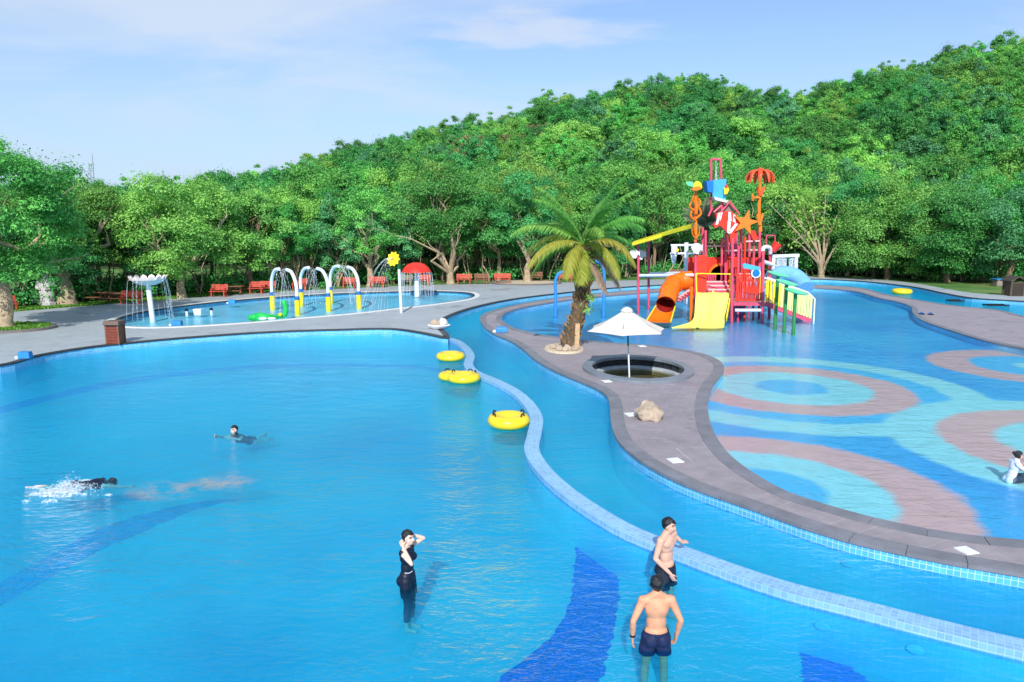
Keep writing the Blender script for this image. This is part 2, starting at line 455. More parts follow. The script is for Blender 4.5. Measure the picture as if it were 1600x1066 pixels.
# ------------------------------------------------------------------ shared materials
DZ = 0.25                                     # height of the paved decks over the big pool's water
M_deck = paving('pale_grey_paving', S(170, 177, 181), 0.6, 0.5, 0.08, 0.7)
M_isl = paving('mauve_paving', S(156, 147, 152), 0.5, 0.5, 0.12, 0.72, 0.7, R(20))
M_paver = mat('mauve_paver', S(156, 147, 151), 0.7, 0.12, 3.0, 0.25, 60, grime=0.35)
M_cope = mat('grey_coping_stone', S(128, 128, 134), 0.55, 0.2, 2.0, 0.25, 50, grime=0.4)
M_cope_dark = mat('dark_coping_stone', S(58, 60, 64), 0.5, 0.25, 2.0, 0.2, 50)
M_white_stone = mat('white_coping', S(226, 226, 222), 0.6, 0.06, 2.0, 0.1, 40)
M_grout = mat('grout', S(120, 116, 116), 0.9, 0.15, 9.0, 0.2)
M_ledge = mosaic('pale_blue_mosaic', S(140, 190, 230), S(172, 208, 237), 0.1, 0.12)
M_wall_tile = mosaic('cyan_wall_mosaic', S(96, 190, 232), S(190, 228, 244), 0.1, 0.15)
M_metal_white = mat('white_enamel', S(232, 234, 236), 0.35, 0.05, 3.0, grime=0.15)

def pool_floor_mat():
    m, nt, out = nodes('blue_pool_floor')
    co = N(nt, 'ShaderNodeTexCoord').outputs['Object']
    n1 = N(nt, 'ShaderNodeTexNoise', i_Vector=co, i_Scale=0.15, i_Detail=5.0)
    c = RAMP(nt, n1.outputs['Fac'], [(0.34, S(84, 198, 226)), (0.5, S(114, 228, 238)), (0.66, S(152, 246, 247))])
    n2 = N(nt, 'ShaderNodeTexNoise', i_Vector=co, i_Scale=0.55, i_Detail=6.0, i_Roughness=0.6)
    c = MIXC(nt, 0.5, c, RAMP(nt, n2.outputs['Fac'], [(0.3, 0.8), (0.7, 1.15)]), 'MULTIPLY')  # broad and fine tone noise paints caustic and ripple brightness into the floor
    br = N(nt, 'ShaderNodeTexBrick', i_Vector=co, i_Scale=1.0, i_Mortar_Size=0.005, i_Brick_Width=0.1, i_Row_Height=0.1)
    br.offset = 0.0
    br.inputs['Color1'].default_value = (0.95, 0.95, 0.95, 1); br.inputs['Color2'].default_value = (1, 1, 1, 1); br.inputs['Mortar'].default_value = (1.25, 1.12, 1.08, 1)
    c = MIXC(nt, 0.5, c, br.outputs['Color'], 'MULTIPLY')
    b = N(nt, 'ShaderNodeBsdfPrincipled', i_Base_Color=c, i_Roughness=0.4)
    nt.links.new(b.outputs[0], out.inputs[0])
    return m
M_floor = pool_floor_mat()
M_stripe = mosaic('deep_blue_mosaic', S(16, 92, 226), S(50, 140, 240), 0.1, 0.2)
M_stripe_pale = mosaic('mid_blue_mosaic', S(74, 180, 236), S(100, 200, 240), 0.1, 0.25)

RINGS = [  # centre (photo spot), [(outer radius, colour)...] from outside in
    (P(1237, 605, -0.1), [(6.35, 'l'), (5.05, 'b'), (4.1, 'm'), (2.75, 'l'), (1.25, 'b')]),
    (P(1190, 764, -0.1), [(4.2, 'm'), (2.75, 'l'), (1.4, 'b')]),
    (P(1743, 702, -0.1), [(5.5, 'l'), (4.15, 'm'), (2.7, 'l'), (1.3, 'b')]),
    (P(1622, 573, -0.1), [(4.1, 'm'), (2.5, 'b'), (0.85, 'l')]),
]
def splash_floor_mat():
    m, nt, out = nodes('ringed_splash_floor')
    co = N(nt, 'ShaderNodeTexCoord').outputs['Object']
    n0 = N(nt, 'ShaderNodeTexNoise', i_Vector=co, i_Scale=1.6, i_Detail=3.0)
    wob = N(nt, 'ShaderNodeVectorMath', operation='MULTIPLY_ADD', i_0=n0.outputs['Color']); wob.inputs[1].default_value = (0.42, 0.42, 0); wob.inputs[2].default_value = (-0.21, -0.21, 0)
    pos = N(nt, 'ShaderNodeVectorMath', operation='ADD', i_0=co, i_1=wob.outputs[0]).outputs[0]
    pal = {'b': S(64, 188, 232), 'l': S(150, 222, 224), 'm': S(222, 172, 164)}
    c = None
    order = [(0, 0), (0, 1), (2, 0), (3, 0), (3, 1), (3, 2), (2, 1), (2, 2), (2, 3), (0, 2), (0, 3), (0, 4), (1, 0), (1, 1), (1, 2)]
    n1 = N(nt, 'ShaderNodeTexNoise', i_Vector=co, i_Scale=0.2, i_Detail=4.0)
    c = RAMP(nt, n1.outputs['Fac'], [(0.35, S(24, 156, 220)), (0.65, S(56, 182, 230))])
    cache = {}
    for i, k in order:
        if i not in cache:
            vm = N(nt, 'ShaderNodeVectorMath', operation='DISTANCE', i_0=pos); q = RINGS[i][0]; vm.inputs[1].default_value = (q.x, q.y, -0.1)
            cache[i] = vm.outputs['Value']
        r_, col = RINGS[i][1][k]
        f = N(nt, 'ShaderNodeMapRange', i_Value=cache[i]); f.inputs['From Min'].default_value = r_ - 0.13; f.inputs['From Max'].default_value = r_ + 0.13
        f.inputs['To Min'].default_value = 1.0; f.inputs['To Max'].default_value = 0.0
        c = MIXC(nt, f.outputs[0], c, pal[col])
    n2 = N(nt, 'ShaderNodeTexNoise', i_Vector=co, i_Scale=2.2, i_Detail=7.0, i_Roughness=0.7)
    c = MIXC(nt, 0.55, c, RAMP(nt, n2.outputs['Fac'], [(0.3, 0.82), (0.7, 1.12)]), 'MULTIPLY')
    b = N(nt, 'ShaderNodeBsdfPrincipled', i_Base_Color=c, i_Roughness=0.45)
    nt.links.new(b.outputs[0], out.inputs[0])
    return m
M_splash = splash_floor_mat()
M_kids_floor = mat('kids_pool_floor', S(128, 214, 240), 0.4, 0.12, 0.5)

M_water_main = water('pool_water', S(158, 224, 246), [(0.55, 1.0, 1.5, 1.0), (1.0, 1.6, 4.5, 0.45), (2.0, 3.0, 9.0, 0.12)], 0.78, 0.04, 0.2, ((0.1, 0.95, 0.99, 1), 0.5, (0.03, 0.74, 1.0, 1), 0.3), 0.7)
M_water_splash = water('splash_pool_water', S(238, 250, 255), [(0.5, 1.0, 2.2, 0.8), (0.8, 1.5, 6.0, 0.35)], 0.62, 0.08, 0.15, None, 0.6)
M_water_kids = water('kids_pool_water', S(238, 250, 255), [(0.5, 1.0, 2.4, 0.8), (1.0, 1.6, 7.0, 0.4)], 0.7, 0.1, 0.16, None, 0.5)
M_water_murky = water('murky_tub_water', S(196, 190, 150), [(1.0, 1.0, 2.5, 1.0)], 0.2, 0.05, 0.05)

def grass_mat():
    m, nt, out = nodes('lawn_grass')
    co = N(nt, 'ShaderNodeTexCoord').outputs['Object']
    n1 = N(nt, 'ShaderNodeTexNoise', i_Vector=co, i_Scale=0.22, i_Detail=8.0, i_Roughness=0.7)
    n2 = N(nt, 'ShaderNodeTexNoise', i_Vector=co, i_Scale=9.0, i_Detail=6.0, i_Roughness=0.75)
    c = RAMP(nt, n1.outputs['Fac'], [(0.36, S(62, 112, 44)), (0.52, S(96, 142, 62)), (0.64, S(138, 138, 84)), (0.76, S(150, 134, 104))])
    c = MIXC(nt, 0.75, c, RAMP(nt, n2.outputs['Fac'], [(0.25, 0.45), (0.75, 1.35)]), 'MULTIPLY')
    b = N(nt, 'ShaderNodeBsdfPrincipled', i_Base_Color=c, i_Roughness=0.9)
    bp = N(nt, 'ShaderNodeBump', i_Height=n2.outputs['Fac'], i_Strength=0.8, i_Distance=0.08); nt.links.new(bp.outputs[0], b.inputs['Normal'])
    nt.links.new(b.outputs[0], out.inputs[0])
    return m
M_grass = grass_mat()

# ------------------------------------------------------------------ outlines
W = lambda x, y: Vector((x, y, DZ))
pd = lambda L, z=DZ: [P(x, y, z) for x, y in L]
hole = pd([(0, 571), (60, 556), (130, 544), (200, 536), (300, 527), (420, 519), (520, 515.5), (610, 514), (650, 519), (685, 526), (699, 529),
           (701, 524), (690, 512), (691, 503), (706, 493), (740, 481), (800, 468), (880, 458), (960, 450), (1060, 444), (1160, 439), (1259, 436),
           (1337, 439), (1416, 447), (1482, 460), (1521, 466), (1600, 471), (1700, 478)]) + [W(60, 40), W(62, 20), W(50, 5), W(25, 3.2), W(0, 3), W(-35, 3), W(-42, 16), W(-32, 24)]
HOLE = resample(crom(hole, True, 5), 0.6, True)
outer = pd([(-300, 512), (0, 489), (100, 481), (200, 473), (330, 463), (450, 455), (560, 450), (640, 446), (760, 443.5), (900, 440.5), (1000, 437.5), (1130, 434),
            (1259, 432), (1337, 434.5), (1416, 441), (1482, 452), (1521, 458), (1600, 463), (1750, 470)]) + [W(72, 44), W(75, 10), W(75, -20), W(-70, -20), W(-70, 25)]
OUTER = resample(crom(outer, True, 5), 1.2, True)
isl_out = pd([(1900, 946), (1750, 924), (1600, 896), (1487, 877), (1412, 862), (1337, 845), (1262, 823), (1187, 796), (1131, 777), (1075, 757), (1022, 731), (1002, 719), (981, 703), (966, 687), (957, 664), (955, 645),
              (953, 626), (946, 615), (928, 604), (906, 595), (870, 580), (838, 562), (818, 545), (800, 533), (776, 523), (758, 511), (751, 500), (753, 493), (770, 485), (820, 473.5),
              (880, 464), (960, 456), (1060, 449.5), (1160, 446), (1259, 445), (1337, 449), (1385, 460), (1442, 470), (1495, 478), (1558, 484), (1600, 494), (1700, 512)]) + [W(40, 33), W(44, 24), W(36, 14), W(22, 10.6)]
ISL_OUT = resample(crom(isl_out, True, 5), 0.45, True)
spl = pd([(783, 497), (800, 511), (840, 522), (900, 530), (950, 535), (1020, 540), (1070, 547), (1095, 552), (1113, 558), (1128, 568), (1130, 578), (1124, 588), (1112, 603), (1106, 620), (1105, 642),
          (1109, 663), (1119, 685), (1135, 707), (1158, 727), (1190, 748), (1232, 770), (1300, 792), (1375, 812), (1450, 827), (1525, 838), (1600, 845), (1750, 854), (1900, 860)]) + [W(24, 15), W(33, 18.5), W(36, 25)] + \
      pd([(1700, 566), (1600, 544), (1547, 534), (1482, 515), (1442, 501), (1427, 489), (1424, 479.5), (1405, 472.5), (1372, 465.5), (1327, 454), (1259, 449.5), (1160, 450.5),
          (1060, 454.5), (960, 461.5), (880, 470), (820, 480), (793, 488)])
SPL = resample(crom(spl, True, 5), 0.45, True)
kid = pd([(178, 503), (190, 496), (225, 487), (290, 477.5), (380, 468), (480, 461), (600, 456), (680, 455), (728, 457), (741, 461), (733, 467), (690, 474), (620, 482), (560, 489),
          (480, 496), (400, 503), (300, 509.5), (230, 511.5), (190, 509)])
KID = resample(crom(kid, True, 5), 0.5, True)
TUB_C = P(996, 577, DZ); TUB = [Vector((TUB_C.x + 2.05 * math.cos(a), TUB_C.y + 2.55 * math.sin(a), DZ)) for a in [2 * math.pi * k / 48 for k in range(48)]]
def area(l): return sum(a.x * b.y - b.x * a.y for a, b in zip(l, l[1:] + l[:1])) / 2
for l in (HOLE, OUTER, ISL_OUT, SPL, KID):
    if area(l) < 0: l.reverse()          # all counter-clockwise: offset(+) goes inwards

# ------------------------------------------------------------------ ground and decks
big = [W(-3000, -600), W(3000, -600), W(3000, 4000), W(-3000, 4000)]
ground = fill([big, offset(OUTER, 0.6, True)], DZ - 0.06, 'ground', M_grass); tag(ground, kind='structure')
deck = fill([OUTER, HOLE, KID], DZ, 'pool_deck', M_deck); tag(deck, kind='structure')
skirt(OUTER, DZ - 0.12, DZ).build('deck_edge', M_cope, deck)
skirt(HOLE, -0.05, DZ - 0.05).build('tiled_pool_wall', M_wall_tile, deck); skirt(HOLE, -0.82, -0.05).build('lower_pool_wall', M_floor, deck)
band(HOLE, -0.28, 0.03, DZ - 0.05, DZ + 0.012, True).build('coping_band', M_cope_dark, deck)
floor = fill([HOLE], -0.8, 'pool_floor', M_floor); tag(floor, kind='structure')
pool = slab([offset(HOLE, -0.03, True), offset(ISL_OUT, 0.03, True)], 0.0, -0.83, 'pool_water', M_water_main); tag(pool, kind='structure')

# dark tile stripes let into the pool floor
def stripe(left, right, n=12, m=None):
    A = crom([P(x, y, -0.796) for x, y in left], False, n); B = crom([P(x, y, -0.796) for x, y in right], False, n)
    A = resample(A, (A[-1] - A[0]).length / 70); B = resample(B, (B[-1] - B[0]).length / 70); k_ = min(len(A), len(B)); mb = MB(); L = 0
    AB = [(b_ - a_).normalized() for a_, b_ in zip(A, B)]; A = [p + d_ * random.gauss(0, .025) for p, d_ in zip(A, AB)]; B = [p + d_ * random.gauss(0, .025) for p, d_ in zip(B, AB)]
    for i in range(k_ - 1):
        l = (A[i + 1] - A[i]).length; w = (B[i] - A[i]).length
        mb.add([A[i], B[i], B[i + 1], A[i + 1]], [(0, 1, 2, 3)], 0, [[(L, 0), (L, w), (L + l, w), (L + l, 0)]]); L += l
    return mb.build('dark_tile_stripe', m or M_stripe, floor)
stripe([(660, 1160), (775, 1066), (868, 985), (893, 930), (898, 870), (905, 815)], [(890, 1160), (938, 1066), (962, 965), (967, 915), (948, 850), (922, 815)])
stripe([(1262, 1120), (1252, 1040), (1240, 975)], [(1410, 1120), (1330, 1040), (1268, 978)])
stripe([(-60, 652), (60, 620), (200, 591), (360, 573), (520, 568), (660, 572), (705, 580)], [(-60, 664), (60, 631), (200, 600), (360, 580), (520, 574), (660, 577), (705, 586)])
stripe([(-60, 606), (60, 583), (160, 567), (280, 553), (420, 545)], [(-60, 613), (60, 589), (160, 572), (280, 557), (420, 549)], m=M_stripe_pale)
stripe([(-60, 945), (0, 910), (70, 872), (150, 828), (230, 802), (300, 786), (372, 778)], [(-60, 985), (0, 948), (75, 905), (160, 858), (235, 826), (305, 797), (375, 780)], m=M_stripe_pale)

# the island that rings the splash pool
isl = fill([ISL_OUT, SPL, TUB], DZ - 0.012, 'island_deck', M_isl); tag(isl, kind='structure')
skirt(ISL_OUT, -0.05, DZ - 0.05).build('tiled_river_wall', M_wall_tile, isl); skirt(ISL_OUT, -0.82, -0.05).build('lower_river_wall', M_floor, isl)
skirt(SPL, -0.12, DZ - 0.05).build('tiled_splash_wall', M_wall_tile, isl)
sfloor = fill([SPL], -0.1, 'splash_pool_floor', M_splash); tag(sfloor, kind='structure')
swater = fill([SPL], 0.1, 'splash_pool_water', M_water_splash); tag(swater, kind='structure')
def stones(path, d0, d1, zt, th, length, gap, name, m, parent, keep):
    """coping stones one by one along a closed outline"""
    per = resample(path, 0.15, True); k = max(1, int(round(length / 0.15))); n = len(per); cnt = 0; rest = MB()
    A, B = offset(per, d0, True), offset(per, d1, True)
    for i in range(0, n - 1, k):
        ids = [(i + q) % n for q in range(min(k, n - i) + 1)]
        mid = per[ids[len(ids) // 2]]
        if not keep(mid): continue
        a = [A[q] for q in ids[::max(1, len(ids) // 3)]]; b = [B[q] for q in ids[::max(1, len(ids) // 3)]]
        if len(a) < 2: continue
        def trim(l):
            l = [p.copy() for p in l]
            d = (l[1] - l[0]).normalized(); l[0] += d * gap; d = (l[-2] - l[-1]).normalized(); l[-1] += d * gap; return l
        a, b = trim(a), trim(b); z = zt + random.uniform(-0.002, 0.003); m_ = len(a); mb = MB()
        vs = [(p.x, p.y, z) for p in a] + [(p.x, p.y, z) for p in b] + [(p.x, p.y, zt - th) for p in a] + [(p.x, p.y, zt - th) for p in b]
        fs = []
        for q in range(m_ - 1):
            fs += [(q, q + 1, m_ + q + 1, m_ + q), (q, 2 * m_ + q, 2 * m_ + q + 1, q + 1), (m_ + q + 1, 3 * m_ + q + 1, 3 * m_ + q, m_ + q)]
        fs += [(0, m_, 3 * m_, 2 * m_), (m_ - 1, 3 * m_ - 1, 4 * m_ - 1, 2 * m_ - 1)]
        mb.add(vs, fs).build(name, m, parent); cnt += 1
    return cnt
vis = lambda p: p.y > 4 and abs(p.x / p.y) < 0.85
near = lambda p: vis(p) and p.y < 40
far = lambda p: vis(p) and not p.y < 40
stones(ISL_OUT, -0.03, 0.36, DZ + 0.004, 0.07, 0.9, 0.006, 'coping_stone', M_cope, isl, near)
stones(SPL, 0.03, -0.36, DZ + 0.004, 0.07, 0.9, 0.006, 'coping_stone', M_cope, isl, near)
stones(ISL_OUT, -0.03, 0.30, DZ + 0.004, 0.07, 1.8, 0.006, 'coping_stone', M_cope, isl, far)
stones(SPL, 0.03, -0.30, DZ + 0.004, 0.07, 1.8, 0.006, 'coping_stone', M_cope, isl, far)
# pavers across the narrow walk, laid square to its curve
def clip_path(path, p_from, p_to):
    i = min(range(len(path)), key=lambda k: (path[k] - p_from).length); j = min(range(len(path)), key=lambda k: (path[k] - p_to).length)
    if i < j: a, b = path[i:j + 1], path[j:] + path[:i + 1]
    else: a, b = path[i:] + path[:j + 1], path[j:i + 1][::-1]
    la = sum((q - p).length for p, q in zip(a, a[1:])); lb = sum((q - p).length for p, q in zip(b, b[1:]))
    return a if la < lb else b[::-1] if (b[0] - p_from).length > (b[-1] - p_from).length else b
pa = clip_path(offset(ISL_OUT, 0.365, True), P(1720, 915, DZ), P(990, 706, DZ))
pb = clip_path(offset(SPL, -0.365, True), P(1720, 855, DZ), P(1122, 690, DZ))
if (pa[0] - P(1720, 915, DZ)).length > (pa[-1] - P(1720, 915, DZ)).length: pa.reverse()
if (pb[0] - P(1720, 855, DZ)).length > (pb[-1] - P(1720, 855, DZ)).length: pb.reverse()
nsl = 34
M_joint = mat('pale_joint', S(196, 190, 192), .9, .1, 9)
pa = resample(pa, sum((q - p).length for p, q in zip(pa, pa[1:])) / nsl); pb = resample(pb, sum((q - p).length for p, q in zip(pb, pb[1:])) / nsl)
gb = MB()
for i in range(min(len(pa), len(pb)) - 1): gb.add([(p.x, p.y, DZ - .006) for p in (pa[i], pa[i + 1], pb[i + 1], pb[i])], [(0, 1, 2, 3)])
gb.build('joint_bed', M_joint, isl)
for i in range(min(len(pa), len(pb)) - 1):
    a0, a1, b0, b1 = pa[i], pa[i + 1], pb[i], pb[i + 1]; w = (b0 - a0).length; rows = max(1, int(round(w / 0.95)))
    for r_ in range(rows):
        t0, t1 = r_ / rows, (r_ + 1) / rows; g = 0.012
        q = [a0.lerp(b0, t0), a1.lerp(b1, t0), a1.lerp(b1, t1), a0.lerp(b0, t1)]; c = sum(q, Vector()) / 4
        q = [p + (c - p).normalized() * g * 1.4 for p in q]; z = DZ + random.uniform(-0.001, 0.003)
        mb = MB(); mb.add([(p.x, p.y, z) for p in q] + [(p.x, p.y, DZ - 0.03) for p in q], [(0, 1, 2, 3), (0, 4, 5, 1), (1, 5, 6, 2), (2, 6, 7, 3), (3, 7, 4, 0)])
        mb.build('paver', M_paver, isl)
# small white lids let into the paving
M_lid = mat('white_plastic_lid', S(235, 235, 232), 0.5, 0.05)
for x, y, s_ in ((1510, 861, .26), (1055, 720, .3), (948, 596, .3), (986, 648, .32), (1003, 541, .32)):
    c = P(x, y, DZ); mb = MB(); mb.box((c.x, c.y, DZ + 0.006), (s_, s_ * 1.1, 0.022), Euler((0, 0, R(15)))); mb.build('skimmer_lid', M_lid, isl)

# the kids' pool
kwater = fill([KID], 0.16, 'kids_pool_water', M_water_kids); tag(kwater, kind='structure')
kfloor = fill([KID], -0.05, 'kids_pool_floor', M_kids_floor); tag(kfloor, kind='structure')
skirt(KID, -0.06, DZ + 0.01).build('tiled_pool_wall', M_wall_tile, kfloor)
band(KID, -0.04, 0.14, DZ - 0.06, DZ + 0.014, True).build('dark_gutter', M_cope_dark, kfloor)
band(KID, -0.42, -0.04, DZ - 0.02, DZ + 0.03, True).build('white_coping', M_white_stone, kfloor)

# the tiled ledge between big pool and river
ledge_path = resample(crom(pd([(690, 526), (712, 532), (727, 543), (735, 556), (732, 570), (742, 581), (768, 592), (800, 608), (824, 628), (838, 652), (835, 678), (831, 702), (846, 729), (880, 762),
                               (930, 797), (985, 828), (1050, 854), (1150, 891), (1240, 920), (1337, 944), (1450, 973), (1600, 1009), (1800, 1050), (2100, 1098)], 0.13), False, 8), 0.25)
lw = thing('pool_ledge', 'pale blue tiled ledge winding between the big pool and the river', 'ledge', (P(838, 652, 0).x, P(838, 652, 0).y, -0.8))
band(ledge_path, -0.19, 0.19, -0.045, 0.13).build('ledge_top', M_ledge, lw, smooth=True); band(ledge_path, -0.18, 0.18, -0.8, -0.045).build('ledge_base', M_floor, lw, smooth=True)
def light_disc(px, py, Y, nrm, parent_name):
    pass
M_lens = mat('pale_lamp_lens', S(118, 214, 232), 0.3, 0.05)
def pool_light(path, spot, z, side, label):
    i = min(range(1, len(path) - 1), key=lambda k: (path[k] - P(*spot, z)).length)
    t = (path[i + 1] - path[i - 1]); t.z = 0; t.normalize(); nn = Vector((-t.y, t.x, 0)) * side; c = Vector((path[i].x, path[i].y, z))
    o = thing('pool_light', label, 'light', c)
    rot = nn.to_track_quat('Z', 'Y').to_matrix()
    MB().lathe([(0.0001, 0.03), (0.07, 0.027), (0.09, 0.018)], c, 20, sy=.6, rot=rot).build('lens', M_lens, o, smooth=True)
    MB().lathe([(0.09, 0.0), (0.115, 0.0), (0.115, 0.03), (0.09, 0.035)], c, 20, sy=.6, rot=rot).build('bezel', M_lens, o, smooth=True)
pool_light(offset(ISL_OUT, 0, True), (1340, 868), -0.2, -1, 'oval underwater light below the island walk near white lid')
pool_light(offset(ledge_path, -0.19), (1298, 962), -0.25, -1, 'larger underwater light on the ledge by the dark stripe')
pool_light(offset(ledge_path, -0.19), (1445, 985), -0.22, -1, 'small underwater light on the ledge in sunlit corner')

# ------------------------------------------------------------------ hill
RIDGE_PX = [(-600, 345), (0, 345), (330, 335), (420, 318), (480, 300), (560, 272), (650, 248), (720, 232), (800, 222), (870, 186), (930, 186), (1000, 168), (1060, 160), (1130, 176), (1180, 198),
            (1240, 198), (1300, 172), (1400, 136), (1480, 112), (1600, 92), (1900, 60), (2300, 60)]
DR = 235.0
rx_ = np.array([(x - 800) / FOC * DR for x, _ in RIDGE_PX]); rh_ = np.array([max(Q(x, y, DR).z, 0.2) for x, y in RIDGE_PX])
def hill_h(X, Y):
    X = np.asarray(X, float); Y = np.asarray(Y, float)
    r_ = np.interp(X * DR / np.maximum(Y, 60), rx_, rh_)
    up = np.clip((Y - 92) / (DR - 92), 0, 1); up = up * 0.75 + 0.25 * up * up * (3 - 2 * up)
    dn = 1 - 0.6 * sstep(DR, DR + 160, Y)
    bumps = 1.6 * np.sin(X * 0.043 + 1.3) * np.sin(Y * 0.051) + 0.9 * np.sin(X * 0.11) * np.cos(Y * 0.09)
    return 0.15 + r_ * up * dn + bumps * up
gx = np.linspace(-230, 330, 113); gy = np.linspace(92, 400, 62)
GX, GY = np.meshgrid(gx, gy); GZ = hill_h(GX, GY)
nx, ny = len(gx), len(gy)
hv = np.stack([GX.ravel(), GY.ravel(), GZ.ravel()], 1)
hf = [(j * nx + i, j * nx + i + 1, (j + 1) * nx + i + 1, (j + 1) * nx + i) for j in range(ny - 1) for i in range(nx - 1)]
hm = bpy.data.meshes.new('hill'); hm.from_pydata(hv.tolist(), [], hf); hm.materials.append(mat('forest_soil', S(60, 74, 40), 0.95, 0.4, 0.3, 0.6, 3.0))
hm.polygons.foreach_set('use_smooth', [True] * len(hm.polygons))
hill = link('hill', hm); tag(hill, kind='structure')

# blotchy brownish sheet just above the water left of the middle, fading outwards
M_brown_patch, nt_, out_ = nodes('brown_patch_sheet')
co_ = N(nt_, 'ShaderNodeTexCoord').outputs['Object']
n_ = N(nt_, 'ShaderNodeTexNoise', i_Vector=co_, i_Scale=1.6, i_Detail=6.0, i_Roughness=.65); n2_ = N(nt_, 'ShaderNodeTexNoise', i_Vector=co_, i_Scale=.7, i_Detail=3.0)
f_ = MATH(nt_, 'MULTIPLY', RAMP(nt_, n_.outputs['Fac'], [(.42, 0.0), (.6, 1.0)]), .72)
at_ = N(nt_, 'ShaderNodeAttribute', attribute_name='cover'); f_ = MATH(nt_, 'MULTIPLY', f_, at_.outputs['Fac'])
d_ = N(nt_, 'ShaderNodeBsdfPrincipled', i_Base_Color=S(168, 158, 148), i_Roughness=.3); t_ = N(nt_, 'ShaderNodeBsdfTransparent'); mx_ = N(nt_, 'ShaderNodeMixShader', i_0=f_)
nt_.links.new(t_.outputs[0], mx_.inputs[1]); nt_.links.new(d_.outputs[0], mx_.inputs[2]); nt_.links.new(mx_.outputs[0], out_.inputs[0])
me = bpy.data.meshes.new('brown_patch'); vs, fs, cv = [], [], []
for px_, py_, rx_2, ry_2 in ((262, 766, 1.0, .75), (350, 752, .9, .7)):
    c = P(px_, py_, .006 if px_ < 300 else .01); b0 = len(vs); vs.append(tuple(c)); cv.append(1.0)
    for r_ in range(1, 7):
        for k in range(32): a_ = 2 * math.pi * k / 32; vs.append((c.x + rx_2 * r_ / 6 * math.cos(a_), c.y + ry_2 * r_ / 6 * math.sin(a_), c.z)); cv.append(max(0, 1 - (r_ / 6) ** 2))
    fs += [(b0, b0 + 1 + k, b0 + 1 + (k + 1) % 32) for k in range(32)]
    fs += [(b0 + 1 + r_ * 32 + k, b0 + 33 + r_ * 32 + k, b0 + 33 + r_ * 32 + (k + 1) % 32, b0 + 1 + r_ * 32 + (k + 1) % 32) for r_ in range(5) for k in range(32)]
me.from_pydata(vs, [], fs); at = me.attributes.new('cover', 'FLOAT', 'POINT'); at.data.foreach_set('value', cv); me.materials.append(M_brown_patch)
tag(link('brown_patch', me), 'faint brownish patch on the big pool surface', 'film', kind='stuff')

# ------------------------------------------------------------------ trees
M_bark = mat('grey_brown_bark', S(138, 116, 92), 0.9, 0.35, 3.0, 0.9, 14)
M_bark_pale = mat('pale_bark', S(178, 158, 130), 0.9, 0.3, 3.0, 0.7, 14)
M_bark_dark = mat('dark_bark', S(92, 80, 64), 0.95, 0.35, 3.0, 0.9, 10)
F_mid = foliage('mid_green_leaves', S(62, 142, 64), S(124, 204, 100))
F_deep = foliage('deep_green_leaves', S(50, 128, 66), S(102, 186, 98))
F_light = foliage('light_green_leaves', S(90, 164, 70), S(158, 220, 110))
F_blue = foliage('bluish_green_leaves', S(66, 132, 88), S(118, 188, 126))
F_dry = foliage('dry_olive_leaves', S(124, 130, 78), S(184, 176, 122))
F_palm = foliage('green_palm_leaves', S(70, 136, 56), S(130, 196, 88), 0.4)
F_palm_old = foliage('yellow_palm_leaves', S(134, 146, 48), S(196, 200, 90), 0.4)
F_palm_dead = foliage('dead_palm_leaves', S(150, 128, 100), S(196, 178, 150), 0.3)
F_fan = foliage('grey_palm_leaves', S(104, 116, 84), S(150, 162, 124), 0.3)
F_grass = foliage('grass_blades', S(62, 112, 40), S(120, 168, 66), 0.3)

def leaves_mesh(name, C, Nn, size, tint, m, aspect=0.55):
    """one rhombic leaf spray per row of C; Nn its normals; folded a little along the middle"""
    n = len(C)
    Nn = Nn / np.maximum(np.linalg.norm(Nn, axis=1, keepdims=True), 1e-6)
    a = RNG.normal(size=(n, 3)); a -= Nn * (a * Nn).sum(1, keepdims=True); a /= np.maximum(np.linalg.norm(a, axis=1, keepdims=True), 1e-6)
    b = np.cross(Nn, a); s = size[:, None]
    fold = Nn * s * RNG.uniform(0.05, 0.3, (n, 1))
    V = np.stack([C - a * s, C - b * s * aspect + fold, C + a * s, C + b * s * aspect + fold], 1).reshape(-1, 3)
    me = bpy.data.meshes.new(name)
    me.vertices.add(n * 4); me.vertices.foreach_set('co', V.astype(np.float32).ravel())
    me.loops.add(n * 4); me.loops.foreach_set('vertex_index', np.arange(n * 4, dtype=np.int32))
    me.polygons.add(n); me.polygons.foreach_set('loop_start', np.arange(0, n * 4, 4, dtype=np.int32)); me.polygons.foreach_set('loop_total', np.full(n, 4, dtype=np.int32))
    at = me.attributes.new('tint', 'FLOAT', 'FACE'); at.data.foreach_set('value', np.clip(tint, 0, 1).astype(np.float32))
    me.materials.append(m); me.update(calc_edges=True); me.validate()
    return me
def crown_points(clumps, per, flat=0.85, fuzz=0.65):
    """clumps: rows x,y,z,r -> leaf positions, normals, tint"""
    Cs, Ns, Ts = [], [], []
    for x, y, z, r in clumps:
        k = max(20, int(per * (r ** 1.6)))
        d = RNG.normal(size=(k, 3)); d /= np.linalg.norm(d, axis=1, keepdims=True)
        d[:, 2] = np.where(d[:, 2] < -0.35, -d[:, 2], d[:, 2])
        rad = r * (1 - fuzz * RNG.random((k, 1)) ** 1.5 + 0.12 * RNG.normal(size=(k, 1))); loose = RNG.random((k, 1)) < .22; rad = np.where(loose, r * np.abs(RNG.normal(1.15, .32, (k, 1))), rad)
        Cs.append(np.array([x, y, z]) + d * rad * np.array([1, 1, flat]))
        Ns.append(d * 0.8 + RNG.normal(size=(k, 3)) * 0.42 + np.array([0, 0, 0.3]))
        Ts.append(np.full(k, RNG.uniform(0.15, 0.8)) + RNG.normal(size=k) * 0.2)
    return np.concatenate(Cs), np.concatenate(Ns), np.concatenate(Ts)
